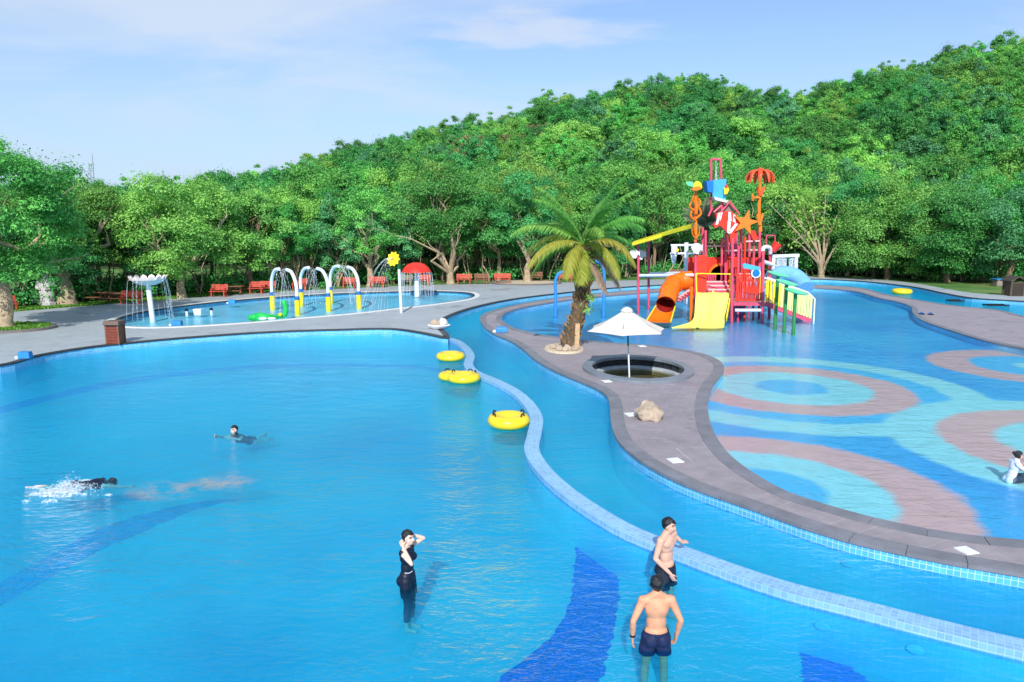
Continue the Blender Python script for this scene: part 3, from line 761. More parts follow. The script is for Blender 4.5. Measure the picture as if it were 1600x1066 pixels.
def crown_clumps(w, h, zc, n, rmin=0.16, rmax=0.3, lump=0.25):
    """clump centres spread over an uneven ellipsoid crown of width w, height h, centred at height zc"""
    out = []; ph = RNG.uniform(0, 6.28, 6)
    for i in range(n):
        d = RNG.normal(size=3); d /= np.linalg.norm(d)
        az = math.atan2(d[1], d[0])
        k = 1 + lump * (math.sin(2 * az + ph[0]) * 0.5 + math.sin(3 * az + ph[1]) * 0.4 + math.sin(4 * d[2] + ph[2]) * 0.4)
        rr = RNG.uniform(0.35, 1.0) ** 0.45 * k
        r = w * RNG.uniform(rmin, rmax) * 0.5
        out.append((d[0] * rr * (w / 2 - r * 0.6), d[1] * rr * (w / 2 - r * 0.6), zc + d[2] * rr * (h / 2 - r * 0.5), r))
    return out
def wobbly(a, b, n=5, k=0.12):
    a, b = Vector(a), Vector(b); L = (b - a).length; pts = []
    for i in range(n + 1):
        t = i / n; p = a.lerp(b, t)
        if 0 < i < n: p += Vector((random.gauss(0, 1), random.gauss(0, 1), random.gauss(0, 0.5))) * L * k * 0.5
        pts.append(p)
    return pts
def trunk_mesh(mb, h, r, tops, lean=(0, 0), split=0.35, flare=1.5, n=8):
    """a tapering trunk that splits into limbs reaching the given points"""
    fork = Vector((lean[0] * split, lean[1] * split, h * split))
    p = wobbly((0, 0, -0.15), fork, 5, 0.06)
    mb.tube(p, [r * flare, r * 1.15, r, r * .92, r * .85, r * .8], n)
    for t in tops:
        t = Vector(t); q = wobbly(fork - Vector((0, 0, r * .4)), t, 5, 0.14)
        r0 = r * random.uniform(.4, .6)
        mb.tube(q, [r0, r0 * .8, r0 * .62, r0 * .45, r0 * .3, r0 * .12], 6)
        for k in range(2):
            i = random.choice((2, 3)); e = q[i] + (t - q[i]) * 0.5 + Vector((random.gauss(0, 1), random.gauss(0, 1), random.uniform(0, .8))) * h * 0.09
            mb.tube(wobbly(q[i], e, 3, 0.1), [r0 * .4, r0 * .3, r0 * .2, r0 * .08], 5)
def make_tree(name, label, loc, h, w, m, bark=None, base=0.3, n=34, per=130, leaf=0.2, r=0.18, limbs=6, group=None, lean=(0, 0), squash=1.0, split=0.32, flare=1.5, sub=None):
    t = thing(name, label, 'tree', loc, group)
    ch = h * (1 - base); zc = h * base + ch / 2
    cl = crown_clumps(w, ch * squash, zc, int(n * 1.7), .1, .24, .3)
    if sub: cl += sub
    cl = [(x + lean[0], y + lean[1], z, r_) for x, y, z, r_ in cl]
    tops = [Vector(c[:3]) for c in random.sample(cl, min(limbs, len(cl)))]
    mb = MB(); trunk_mesh(mb, h, r, tops, lean, split, flare); mb.build('trunk', bark or M_bark, t, smooth=True, world=False)
    C, Nn, T = crown_points(cl, per * 4.2)
    link('crown', leaves_mesh('crown', C, Nn, RNG.uniform(0.6, 1.25, len(C)) * leaf * .46, T, m), t)
    return t

# ---- trees along the far side of the pools: spot of the trunk's foot, top and crown width in the photo
def photo_tree(name, label, px, py, ytop, wpx, m, **kw):
    b = P(px, py, 0.19); top = Q(px, ytop, b.y).z; w = wpx / FOC * b.y * 1.0
    return make_tree(name, label, b, top - 0.19, w, m, **kw)
t1b = P(14, 516, 0.3)
photo_tree('shade_tree', 'large spreading tree at the left edge in a grass bed', 10, 516, 232, 250, F_mid, bark=M_bark_pale, base=0.26, n=75, per=230, leaf=0.17, r=0.34, limbs=9, flare=1.9, lean=(0.5, 0.3))
photo_tree('shade_tree', 'tree with thick fluted pale trunk on the left lawn', 104, 476, 285, 190, F_mid, bark=M_bark_pale, base=0.27, n=50, per=170, leaf=0.19, r=0.62, limbs=9, flare=1.5, split=0.28)
photo_tree('shade_tree', 'round crowned tree behind the white bowl fountain', 284, 466, 276, 190, F_light, bark=M_bark_pale, base=0.15, n=62, per=170, leaf=0.19, r=0.32, limbs=12, split=0.2)
photo_tree('shade_tree', 'broad green tree left of the water arches', 392, 456, 288, 150, F_mid, base=0.2, n=44, per=150, leaf=0.2, r=0.25)
photo_tree('shade_tree', 'feathery tree with forked trunk behind the water arches', 578, 447.5, 300, 130, F_mid, bark=M_bark_pale, base=0.28, n=36, per=130, leaf=0.2, r=0.3, split=0.2, limbs=9)
photo_tree('shade_tree', 'tree with V shaped pale trunk between two red benches', 704, 443.5, 262, 170, F_deep, bark=M_bark_pale, base=0.25, n=44, per=140, leaf=0.2, r=0.36, split=0.1, limbs=8)
photo_tree('shade_tree', 'tree growing in a round bed near the palm', 824, 442.5, 270, 130, F_deep, bark=M_bark_pale, base=0.25, n=40, per=140, leaf=0.2, r=0.3, split=0.24)
photo_tree('shade_tree', 'grey green tree right of the river bend at right edge', 1575, 446, 278, 170, F_blue, base=0.1, n=46, per=140, leaf=0.2, r=0.22)
photo_tree('shade_tree', 'bushy dark tree standing beside the dark litter bin', 1480, 441, 285, 190, F_deep, base=0.02, n=60, per=140, leaf=0.2, r=0.22)
photo_tree('shade_tree', 'dense green tree right of the bare stemmed tree', 1385, 437, 275, 190, F_mid, base=0.02, n=60, per=140, leaf=0.2, r=0.22)
# the bare stemmed tree
b = P(1283, 434.5, 0.19); t = thing('bare_tree', 'multi stemmed tree with long bare pale branches', 'tree', b)
mb = MB(); stems = []
for k, (px, py, dy) in enumerate(((1205, 322, 1), (1228, 345, -1), (1250, 318, 0.5), (1268, 330, -.5), (1290, 300, 0), (1310, 330, 1), (1332, 352, -1), (1240, 372, -1.5), (1262, 345, 1.5), (1218, 305, 0), (1300, 350, 1))):
    e = Q(px, py, b.y + dy) - b; s0 = Vector((random.uniform(-.5, .5), random.uniform(-.3, .3), -0.1))
    q = [s0, s0 + Vector((e.x * .12, e.y * .2, e.z * .3)), Vector((e.x * .42, e.y * .5, e.z * .58)), Vector((e.x * .74, e.y * .8, e.z * .82)), e]
    q = crom(q, False, 3); n_ = len(q); mb.tube(q, [0.17 * (1 - 0.88 * i / (n_ - 1)) for i in range(n_)], 6); stems.append(e)
    for j in range(4):
        i = random.randint(n_ // 2, n_ - 2); v = q[i] + Vector((random.uniform(-1, 1), random.uniform(-1, 1), random.uniform(.3, 1.3))) * 0.9
        mb.tube(wobbly(q[i], v, 3, .1), [.05, .035, .025, .01], 5); stems.append(v)
mb.build('stems', M_bark_pale, t, smooth=True, world=False)
C, Nn, T = crown_points([(e.x + random.gauss(0, .4), e.y, e.z + random.gauss(.3, .4), random.uniform(.5, .95)) for e in stems if random.random() < 0.6], 45)
link('crown', leaves_mesh('crown', C, Nn, RNG.uniform(.6, 1.2, len(C)) * .19, T, F_light), t)

# ---- wood behind: shared tree kinds, each copy its own object
def tree_kind(kind_mat, h, w, base, n, per, leaf, bark, r=0.2):
    zc = h * base + h * (1 - base) / 2
    cl = crown_clumps(w, h * (1 - base), zc, n, 0.09, 0.25, 0.4)
    C, Nn, T = crown_points(cl, per); cm = leaves_mesh('crown', C, Nn, RNG.uniform(.6, 1.25, len(C)) * leaf, T, kind_mat)
    mb = MB(); trunk_mesh(mb, h, r, [Vector(c[:3]) for c in random.sample(cl, 9)], split=.3)
    tm = mb.build('trunk', bark, None, smooth=True, world=False); me = tm.data; bpy.data.objects.remove(tm)
    return me, cm
mats6 = [F_mid, F_deep, F_light, F_blue, F_mid, F_deep]
edge_kinds = [tree_kind(mats6[i], 10, 8.0 + i % 3, 0.12 if i % 2 else 0.22, 64, 720, 0.1, [M_bark, M_bark_pale][i % 2], 0.2) for i in range(6)]
hill_kinds = [tree_kind(m_, 9, 8.5 + (i % 3), 0.04, 60, 420, 0.15, M_bark_pale, 0.2) for i, m_ in enumerate([F_mid, F_deep, F_light, F_blue, F_mid, F_deep, F_dry, F_light])]
def place_tree(name, label, cat, group, kind, loc, sc, rz, kinds):
    t = thing(name, label, cat, (0, 0, 0), group); t.location = loc; t.scale = (sc * random.uniform(.9, 1.12), sc * random.uniform(.9, 1.12), sc * random.uniform(.88, 1.15)); t.rotation_euler = (0, 0, rz)
    for nm, me in zip(('trunk', 'crown'), kinds[kind]):
        o = bpy.data.objects.new(nm, me); COL.objects.link(o); o.parent = t
    return t
random.seed(11)
edge = []
for row, (dist, step, top) in enumerate(((3.5, 5.2, 300), (9, 5.5, 285), (15, 6.0, 262))):
    px = -60 + row * 25
    while px < 1680:
        yy = np.interp(px, [-100, 0, 200, 450, 640, 900, 1260, 1420, 1600, 1750], [492, 486, 470, 454, 446, 440, 431, 437, 447, 455])
        b = P(px, yy, 0.19); d = b.normalized(); b = b + Vector((random.uniform(-.8, .8), dist + random.uniform(-1.2, 1.2), 0)) * (b.y / 75)
        want = np.interp(px, [0, 130, 200, 300, 420, 500, 700, 1000, 1700], [300, 335, 345, 300, 296, 290, 285, 285, 290]) + random.uniform(-16, 14) - row * 8
        h = Q(px, want, b.y).z
        b.z = float(hill_h(b.x, b.y)) if b.y > 92 else 0.15
        k = random.randrange(6); sc = max(0.5, (h - b.z) / 10.0)
        lm = next(t_ for q_, t_ in ((60, 'behind the leftmost tree'), (150, 'behind the fluted trunk'), (235, 'behind the picnic tables'), (320, 'behind the bowl fountain'), (400, 'left of the water arches'), (480, 'behind the first water arch'), (560, 'behind the last water arch'), (640, 'behind the sunflower'),
                                   (720, 'behind the red mushroom'), (800, 'behind the middle benches'), (900, 'behind the palm'), (1000, 'right of the palm'), (1100, 'behind the tube slide'), (1200, 'behind the play tower'), (1310, 'behind the bare stemmed tree'), (1420, 'beyond the far yellow float'), (1530, 'beyond the river gratings'), (9999, 'behind the dark litter bin')) if px < q_)
        lab_ = ('mid green', 'deep green', 'light green', 'bluish green', 'mid green', 'deep green')[k] + ' tree in the ' + ('front', 'second', 'rear')[row] + ' row of the wood ' + lm
        place_tree('woodland_tree', lab_, 'tree', 'trees of the wood edge', k, b, sc, random.uniform(0, 6.28), edge_kinds)
        edge.append(b); px += step * FOC / b.y / max(0.75, 1.0) * random.uniform(.85, 1.2)

# ---- forest over the hill: nearest ones singly, the remainder as one mass
random.seed(5)
cand = []
y = 97.0
while y < 262:
    step = 6.6 + (y - 97) * 0.014
    x = -0.8 * y
    while x < 0.84 * y:
        X, Y_ = x + random.uniform(-2.4, 2.4), y + random.uniform(-2.4, 2.4)
        hz = float(hill_h(X, Y_))
        d = Y_; sky_px = 350 - (hz + 8 - CAM_H) / Y_ * FOC
        if Y_ < DR + 14 and (hz > 3.0 or Y_ < 125) and sky_px < 330: cand.append((X, Y_, hz))
        x += step * random.uniform(.9, 1.1)
    y += step * 0.95
# how much of each shows: rise of its crown over the one in front of it
vis_c = sorted(cand, key=lambda c: c[1])
singles = vis_c[:40] + random.sample(vis_c[40:], min(250, max(0, len(vis_c) - 40)))
sset = set(singles)
brown_spots = [Q(790, 220, 190), Q(745, 250, 170), Q(1040, 190, 190)]
for X, Y_, hz in singles:
    k = random.choice((0, 0, 1, 1, 2, 3, 4, 5, 7))
    if any((Vector((X, Y_, 0)) - Vector((q.x, q.y, 0))).length < 9 for q in brown_spots): k = 6
    hp_ = 800 + X / Y_ * FOC
    lab_ = ('green', 'deep green', 'light green', 'bluish green', 'green', 'deep green', 'brownish', 'light green')[k] + ' tree ' + ('low on the hill slope ' if Y_ < 140 else 'halfway up the hill slope ' if Y_ < 195 else 'near the hill crest ') + next(t_ for q_, t_ in ((480, 'above the water arches'), (640, 'above the sunflower'), (780, 'above the mushroom'), (950, 'above the palm'), (1090, 'left of the tower bucket'), (1230, 'above the play tower'), (1400, 'above the bare stemmed tree'), (9999, 'above the right river')) if hp_ < q_)
    place_tree('hillside_tree', lab_, 'tree', 'trees of the hillside forest', k, (X, Y_, hz - .5), random.uniform(.75, 1.2), random.uniform(0, 6.28), hill_kinds)
rest = [c for c in vis_c if c not in sset]
kc = bpy.data.collections.new('forest_kinds')                     # crown kinds the mass is made of; not linked to the scene
for i, (_, cm) in enumerate(hill_kinds): kc.objects.link(bpy.data.objects.new('kind_%d' % i, cm))
me = bpy.data.meshes.new('hillside_forest'); me.from_pydata([(x, y, z - .5) for x, y, z in rest], [], [])
kinds_ = [random.choice((0, 0, 1, 1, 2, 3, 4, 5, 7)) for _ in rest]
at = me.attributes.new('kind', 'INT', 'POINT'); at.data.foreach_set('value', kinds_)
at = me.attributes.new('turn', 'FLOAT_VECTOR', 'POINT'); at.data.foreach_set('vector', [v for _ in rest for v in (0.0, 0.0, random.uniform(0, 6.28))])
at = me.attributes.new('size', 'FLOAT', 'POINT'); at.data.foreach_set('value', [random.uniform(.75, 1.2) for _ in rest])
fo_ = link('hillside_forest', me); tag(fo_, 'dense green forest filling the hill between the single crowns', 'forest', kind='stuff')
ng = bpy.data.node_groups.new('forest_scatter', 'GeometryNodeTree')
ng.interface.new_socket('Geometry', in_out='INPUT', socket_type='NodeSocketGeometry'); ng.interface.new_socket('Geometry', in_out='OUTPUT', socket_type='NodeSocketGeometry')
gi, go = ng.nodes.new('NodeGroupInput'), ng.nodes.new('NodeGroupOutput'); ip = ng.nodes.new('GeometryNodeInstanceOnPoints'); ci = ng.nodes.new('GeometryNodeCollectionInfo')
ci.inputs['Collection'].default_value = kc; ci.inputs['Separate Children'].default_value = True; ci.inputs['Reset Children'].default_value = True
ip.inputs['Pick Instance'].default_value = True
def gattr(nm, typ):
    n_ = ng.nodes.new('GeometryNodeInputNamedAttribute'); n_.data_type = typ; n_.inputs['Name'].default_value = nm; return n_.outputs['Attribute']
ng.links.new(gi.outputs[0], ip.inputs['Points']); ng.links.new(ci.outputs[0], ip.inputs['Instance']); ng.links.new(gattr('kind', 'INT'), ip.inputs['Instance Index'])
ng.links.new(gattr('turn', 'FLOAT_VECTOR'), ip.inputs['Rotation']); ng.links.new(gattr('size', 'FLOAT'), ip.inputs['Scale']); ng.links.new(ip.outputs[0], go.inputs[0])
md = fo_.modifiers.new('scatter', 'NODES'); md.node_group = ng

# ---- dark undergrowth and thin stems below the wood edge
random.seed(21)
ucl = []; mb = MB()
for i in range(520):
    px = random.uniform(-40, 1660); yy = np.interp(px, [-100, 0, 200, 450, 640, 900, 1260, 1420, 1600, 1750], [492, 486, 470, 454, 446, 440, 431, 437, 446, 455])
    b = P(px, yy, 0.19); k = b.y / 75; b = b + Vector((0, (random.uniform(1.5, 16) if px < 1230 else random.uniform(.6, 12)) * k, 0))
    hgt = random.uniform(.4, 1.5) if px < 1230 else random.uniform(.5, 2.4)
    ucl.append((b.x, b.y, .15 + hgt * .55, hgt * random.uniform(.55, .95)))
for i in range(420):
    px = random.uniform(-20, 1640); yy = np.interp(px, [-100, 0, 200, 450, 640, 900, 1260, 1420, 1600, 1750], [492, 486, 470, 454, 446, 440, 431, 437, 446, 455])
    b = P(px, yy, 0.19); k = b.y / 75; b = b + Vector((0, random.uniform(2, 12) * k, 0)); h = random.uniform(2.5, 5.5)
    q = wobbly((b.x, b.y, 0), (b.x + random.gauss(0, .7), b.y + random.gauss(0, .5), h), 4, .1); r0 = random.uniform(.03, .1)
    mb.tube(q, [r0, r0 * .9, r0 * .75, r0 * .6, r0 * .35], 5)
o = mb.build('sapling_stems', M_bark_pale, None, smooth=True); tag(o, 'thin pale stems standing close together under the trees', 'stems', kind='stuff')
C, Nn, T = crown_points(ucl, 260)
o = link('undergrowth', leaves_mesh('undergrowth', C, Nn, RNG.uniform(.6, 1.2, len(C)) * .12, T, F_deep)); tag(o, 'dark green undergrowth along the foot of the wood', 'undergrowth', kind='stuff')

# ---- low far hill on the left with its mast
fb = Q(165, 330, 330)
fm = bmesh.new(); bmesh.ops.create_grid(fm, x_segments=24, y_segments=12, size=1)
for v in fm.verts:
    r2 = v.co.x ** 2 + v.co.y ** 2; v.co = Vector((fb.x + v.co.x * 95, 335 + v.co.y * 60, -0.5 + 17 * max(0, 1 - r2) ** 1.3))
me = bpy.data.meshes.new('far_hill'); fm.to_mesh(me); fm.free(); me.materials.append(hm.materials[0]); tag(link('far_hill', me), kind='structure')
cl = []
for i in range(420):
    a, b_ = random.uniform(-.95, .95), random.uniform(-.95, .3); r2 = a * a + b_ * b_
    if r2 > .95: continue
    cl.append((fb.x + a * 95, 335 + b_ * 60, 17 * (1 - r2) ** 1.3 + 1.5, random.uniform(2.2, 4)))
C, Nn, T = crown_points(cl, 16); o = link('far_forest', leaves_mesh('far_forest', C, Nn, RNG.uniform(.6, 1.2, len(C)) * .75, T, F_blue)); tag(o, 'hazy forest on the low far hill at left', 'forest', kind='stuff')
M_steel = mat('grey_steel', S(150, 156, 164), 0.5, 0.1, metal=0.3)
mb_ = Q(145, 318, 300); mt = thing('radio_mast', 'thin lattice mast rising beyond the left trees', 'mast', mb_)
top = Q(144, 243, 300); mb = MB(); H_ = top.z - mb_.z
for sx, sy in ((-1, -1), (1, -1), (0, 1)): mb.beam(mb_ + Vector((sx * 1.5, sy * 1.2, 0)), top + Vector((sx * .22, sy * .2, -3)), .22, .22)
mb.build('legs', M_steel, mt)
mb = MB(); 
for i in range(9):
    t0, t1 = i / 9, (i + 1) / 9
    for (ax, ay), (bx_, by_) in (((-1, -1), (1, -1)), ((1, -1), (0, 1)), ((0, 1), (-1, -1))):
        w0, w1 = 1.5 * (1 - t0) + .22, 1.5 * (1 - t1) + .22
        mb.beam(mb_ + Vector((ax * w0, ay * w0, t0 * (H_ - 3))), mb_ + Vector((bx_ * w1, by_ * w1, t1 * (H_ - 3))), .12, .12)
mb.build('bracing', M_steel, mt); MB().tube([top - Vector((0, 0, 3.2)), top + Vector((0, 0, 1))], [.16, .07], 6).build('antenna', M_steel, mt)

# ---- planting beds round two trees
M_kerb = mat('bed_kerb', S(120, 112, 108), 0.8, 0.2, 3, .3)
M_sand = mat('pale_gravel', S(206, 190, 164), 0.9, 0.2, 12, .5, 60)
def bed(c, rx, ry, label, topmat, grass):
    t = thing('tree_bed', label, 'planting bed', c)
    ring = [Vector((c.x + rx * math.cos(a), c.y + ry * math.sin(a), c.z)) for a in [2 * math.pi * k / 40 for k in range(40)]]
    band(ring, -0.05, 0.18, DZ - .02, DZ + .13, True).build('kerb', M_kerb, t)
    f = fill([offset(ring, .17, True)], DZ + .09, 'bed_surface', topmat, t); f.data.transform(Matrix.Translation(-c))
    if grass:
        n = 2600; a = RNG.uniform(0, 6.28, n); rr = np.sqrt(RNG.random(n)) * .93
        C = np.stack([rx * rr * np.cos(a), ry * rr * np.sin(a), np.full(n, DZ + .13 - c.z)], 1)
        o = link('grass', leaves_mesh('grass', C, RNG.normal(size=(n, 3)) * np.array([1, 1, .2]), RNG.uniform(.06, .13, n), RNG.random(n), F_grass), t); o['kind'] = 'stuff'
    return t
c = P(2, 514, DZ); bed(c, 2.7, 1.9, 'round grass bed with kerb around the leftmost tree', M_grass, True)
c = P(822, 442.8, DZ); bed(c, 3.3, 2.6, 'round gravel bed near the palm in front of benches', M_sand, False)
# lawn blades on the strip at left
n = 16000; px = RNG.uniform(-40, 420, n); base_y = np.interp(px, [-100, 0, 100, 200, 330, 450], [496, 489, 481, 473, 463, 455])
C = []
for x, y in zip(px, base_y):
    b = P(x, y - RNG.random() ** 1.2 * 14 - .6, DZ - .05); C.append((b.x, b.y, b.z + .03))
o = link('lawn_grass', leaves_mesh('lawn_grass', np.array(C), RNG.normal(size=(n, 3)) * np.array([1, 1, .25]), RNG.uniform(.05, .12, n), RNG.random(n), F_grass)); tag(o, 'short lawn grass along the left deck', 'grass', kind='stuff')

# ---- the palm on the island
random.seed(3)
pb_ = P(889, 547, DZ)
pt = thing('palm_tree', 'leaning palm with shaggy trunk and drooping fronds on the island', 'palm', pb_)
path = [Q(x, y, pb_.y + d) - pb_ for x, y, d in ((888, 550, 0), (893, 525, 0), (902, 495, .1), (910, 460, .2), (913, 425, .2), (912, 385, .2))]
tp = resample(crom(path, False, 6), .13); nT = len(tp)
mb = MB(); mb.tube(tp, [(.44 - .14 * min(1, i / nT * 2.2)) * random.uniform(.92, 1.08) for i in range(nT)], 14)
trk = mb.build('trunk', M_bark_dark, pt, smooth=True, world=False)
mb = MB()                                     # old leaf bases standing off the trunk
for i in range(230):
    t_ = random.random() ** .8; k = min(int(t_ * (nT - 1)), nT - 2); p = tp[k]; a = random.uniform(0, 6.28); d = Vector((math.cos(a), math.sin(a), random.uniform(.5, 1.4)))
    r0 = .4 - .13 * min(1, t_ * 2.2); q = p + Vector((math.cos(a), math.sin(a), 0)) * r0 * .85
    mb.tube([q, q + d * .13, q + d * .13 + Vector((math.cos(a) * .07, math.sin(a) * .07, .1))], [.06, .045, .012], 5)
mb.build('leaf_bases', mat('husk_brown', S(150, 118, 84), .9, .4, 4, .6, 20), pt, smooth=True, world=False)
C, Nn, T = crown_points([(tp[int(nT * f)].x + dx, tp[int(nT * f)].y - .3, tp[int(nT * f)].z, .3) for f, dx in ((.42, .3), (.5, .35), (.78, -.25), (.85, .1), (.9, .2))], 500)
link('fern_tufts', leaves_mesh('fern_tufts', C, Nn, RNG.uniform(.07, .14, len(C)), T, F_light, .3), pt)
def frond(parent, root, az, el, L, droop, m, nl=46, ll=.62, name='frond'):
    """feather leaf: a bending midrib with leaflets on both sides"""
    d = Vector((math.cos(az) * math.cos(el), math.sin(az) * math.cos(el), math.sin(el))); side = Vector((-math.sin(az), math.cos(az), 0))
    pts = [Vector(root)]; v = d.copy(); n_ = 12
    for i in range(n_):
        pts.append(pts[-1] + v * L / n_); v = (v + Vector((0, 0, -droop / n_ * (0.6 + i / n_)))).normalized()
    mb = MB(); mb.tube(pts, [.045 * (1 - .9 * i / n_) for i in range(n_ + 1)], 5, caps=False)
    V, Fc, tint = [], [], []
    for i in range(nl):
        t_ = .14 + .86 * i / nl; f = t_ * n_; k = min(int(f), n_ - 1); p = pts[k].lerp(pts[k + 1], f - k); tg = (pts[k + 1] - pts[k]).normalized()
        up = side.cross(tg).normalized(); l = ll * (math.sin(math.pi * min(t_ * .92 + .1, 1)) ** .6) * random.uniform(.85, 1.1)
        for s_ in (-1, 1):
            dr = (side * s_ * .8 + tg * .75 + up * .18).normalized(); w = tg * .028
            m1 = p + dr * l * .55 + Vector((0, 0, -.06 * l)); e = p + dr * l + Vector((0, 0, -.38 * l - random.uniform(0, .12)))
            mb.add([p - w, p + w, m1 + w * 1.1, m1 - w * 1.1, e], [(0, 1, 2, 3), (3, 2, 4)])
    o = mb.build(name, m, parent, world=False)
    at = o.data.attributes.new('tint', 'FLOAT', 'FACE'); at.data.foreach_set('value', np.clip(RNG.normal(.5, .22, len(o.data.polygons)), 0, 1).astype(np.float32))
    return o
crown = tp[-1] + Vector((0, 0, .05))
for az, el, L, dr, m_ in ((178, 42, 3.7, 1.7, 0), (200, 20, 3.3, 1.9, 1), (165, 8, 3.1, 2.0, 0), (235, 5, 2.6, 2.4, 1), (255, -25, 2.3, 1.6, 1), (340, 28, 3.0, 2.6, 1), (318, 12, 2.8, 2.6, 1), (350, -30, 2.6, 1.2, 3),
                          (20, 45, 3.4, 1.6, 0), (190, 64, 3.5, 1.1, 0), (60, 60, 3.4, 1.1, 0), (300, 60, 3.2, 1.3, 0), (130, 44, 3.4, 1.5, 0), (140, 60, 3.5, 1.2, 0), (215, 58, 3.5, 1.3, 0),
                          (30, 30, 3.4, 1.7, 0), (150, 30, 3.5, 1.9, 1), (5, 62, 3.5, 1.1, 0), (335, 50, 3.3, 1.5, 0), (345, 70, 3.5, 1.0, 0), (280, 45, 2.9, 1.8, 0), (265, -55, 1.6, .8, 0), (325, -50, 2.4, .9, 3)):
    frond(pt, crown, R(az + random.uniform(-6, 6)), R(el), L, dr, (F_palm, F_palm_old, F_palm, F_palm_dead)[m_])
MB().box(P(901, 549, DZ) + Vector((0, -.05, .62)) , (.2, .17, 1.25), Euler((0, R(2), 0)), 0).build('support_post', mat('raw_timber', S(196, 166, 126), .8, .2, 6, .3), pt)
# stones in a pale ring at its foot
M_stone = mat('tan_rock', S(180, 162, 142), .9, .3, 4, .9, 9, grime=.35)
def rock(mb, c, rx, ry, rz, seed, n=16, m_=10):
    rs = np.random.default_rng(seed); ph = rs.uniform(0, 6.28, 8); b = MB(); b.ball((0, 0, 0), 1, n, m_); vs = []
    for v in b.v:
        k = 1 + .13 * math.sin(3 * v.x + ph[0]) * math.sin(3.3 * v.y + ph[1]) + .09 * math.sin(6 * v.z + ph[2] + 4 * v.x) + .05 * math.sin(9 * v.y + ph[3]) + .04 * rs.normal()
        vs.append(Vector(c) + Vector((v.x * rx * k, v.y * ry * k, max(v.z, -.35) * rz * k)))
    mb.add(vs, b.f)
pr = thing('palm_ring', 'pale round plinth of sand and stones around the palm foot', 'planting bed', P(880, 546, DZ))
c = P(881, 545, DZ); MB().lathe([(.0001, .07), (.78, .07), (.86, .05), (.9, -.02)], c, 28, sx=1.0, sy=1.5).build('sand_plinth', M_sand, pr, smooth=True)
for i, (dx, dy, s_) in enumerate(((.1, -.75, .22), (.38, -.85, .18), (-.25, -.8, .2), (-.5, -.3, .17), (.55, -.45, .16), (.0, -.95, .15))):
    mb = MB(); rock(mb, c + Vector((dx, dy, .13)), s_, s_ * .9, s_ * .8, 50 + i, 10, 7); mb.build('stone', M_stone, pr, smooth=True)
c = P(1015, 655, DZ); rk = MB(); rock(rk, c + Vector((0, .1, .12)), .43, .38, .34, 5, 26, 16); o = rk.build('boulder', M_stone, None, smooth=True); tag(o, 'tan boulder resting on the island walk below the tub', 'boulder')

# ------------------------------------------------------------------ sunken tub and parasol
M_tubrim = mat('blue_grey_rim', S(128, 136, 146), 0.4, 0.15, 2, .15)
M_tubwall = mat('black_wall_tile', S(34, 38, 42), 0.25, 0.3, 3)
M_bench_tile = mat('pale_bench_tile', S(186, 194, 198), 0.4, 0.15, 3)
M_mud = mat('olive_tub_floor', S(150, 138, 86), 0.8, 0.3, 1.5)
tub = thing('sunken_tub', 'sunken round tub with grey rim and murky water in the island', 'tub', (TUB_C.x, TUB_C.y, -0.5))
sc_ = lambda k: [Vector((TUB_C.x + (p.x - TUB_C.x) * k, TUB_C.y + (p.y - TUB_C.y) * k, p.z)) for p in TUB]
def ringmesh(l0, z0, l1, z1, i0=0, i1=48, mb=None):
    mb = mb or MB()
    for i in range(i0, i1):
        j = (i + 1) % 48; i_ = i % 48
        mb.add([(l0[i_].x, l0[i_].y, z0), (l0[j].x, l0[j].y, z0), (l1[j].x, l1[j].y, z1), (l1[i_].x, l1[i_].y, z1)], [(0, 1, 2, 3)])
    return mb
for k in range(16):                                                  # rim in stones
    i0 = k * 3; A, B = sc_(1.03), sc_(.85); mb = MB()
    pts = [A[(i0 + q) % 48] for q in range(4)] + [B[(i0 + q) % 48] for q in range(3, -1, -1)]
    c = sum(pts, Vector()) / 8; pts = [p + (c - p) * .008 for p in pts]
    mb.prism([Vector((p.x, p.y, DZ + .045)) for p in pts], (0, 0, .11)).build('rim_stone', M_tubrim, tub)
for k in range(24):                                                  # dark wall tiles, one by one
    i0 = k * 2; A, B = sc_(.88), sc_(.9); g = .012
    p0, p1 = A[i0], A[(i0 + 2) % 48]; q0, q1 = B[i0], B[(i0 + 2) % 48]; d = (p1 - p0).normalized() * g
    MB().prism([Vector((p0.x + d.x, p0.y + d.y, -.06)), Vector((p1.x - d.x, p1.y - d.y, -.06)), Vector((q1.x - d.x, q1.y - d.y, -.06)), Vector((q0.x + d.x, q0.y + d.y, -.06))], (0, 0, .5)).build('wall_tile', M_tubwall, tub)
ringmesh(sc_(.91), DZ, sc_(.91), -.5).build('wall_backing', M_grout, tub)
mb = ringmesh(sc_(.9), -.02, sc_(.76), -.02); ringmesh(sc_(.76), -.02, sc_(.75), -.5, mb=mb); mb.build('bench_ring', M_bench_tile, tub)
f_ = fill([sc_(.93)], -.3, 'tub_floor', M_mud, tub); f_.data.transform(Matrix.Translation((-TUB_C.x, -TUB_C.y, .5)))
f_ = fill([sc_(.765)], -.09, 'tub_water', M_water_murky, tub); f_.data.transform(Matrix.Translation((-TUB_C.x, -TUB_C.y, .5)))

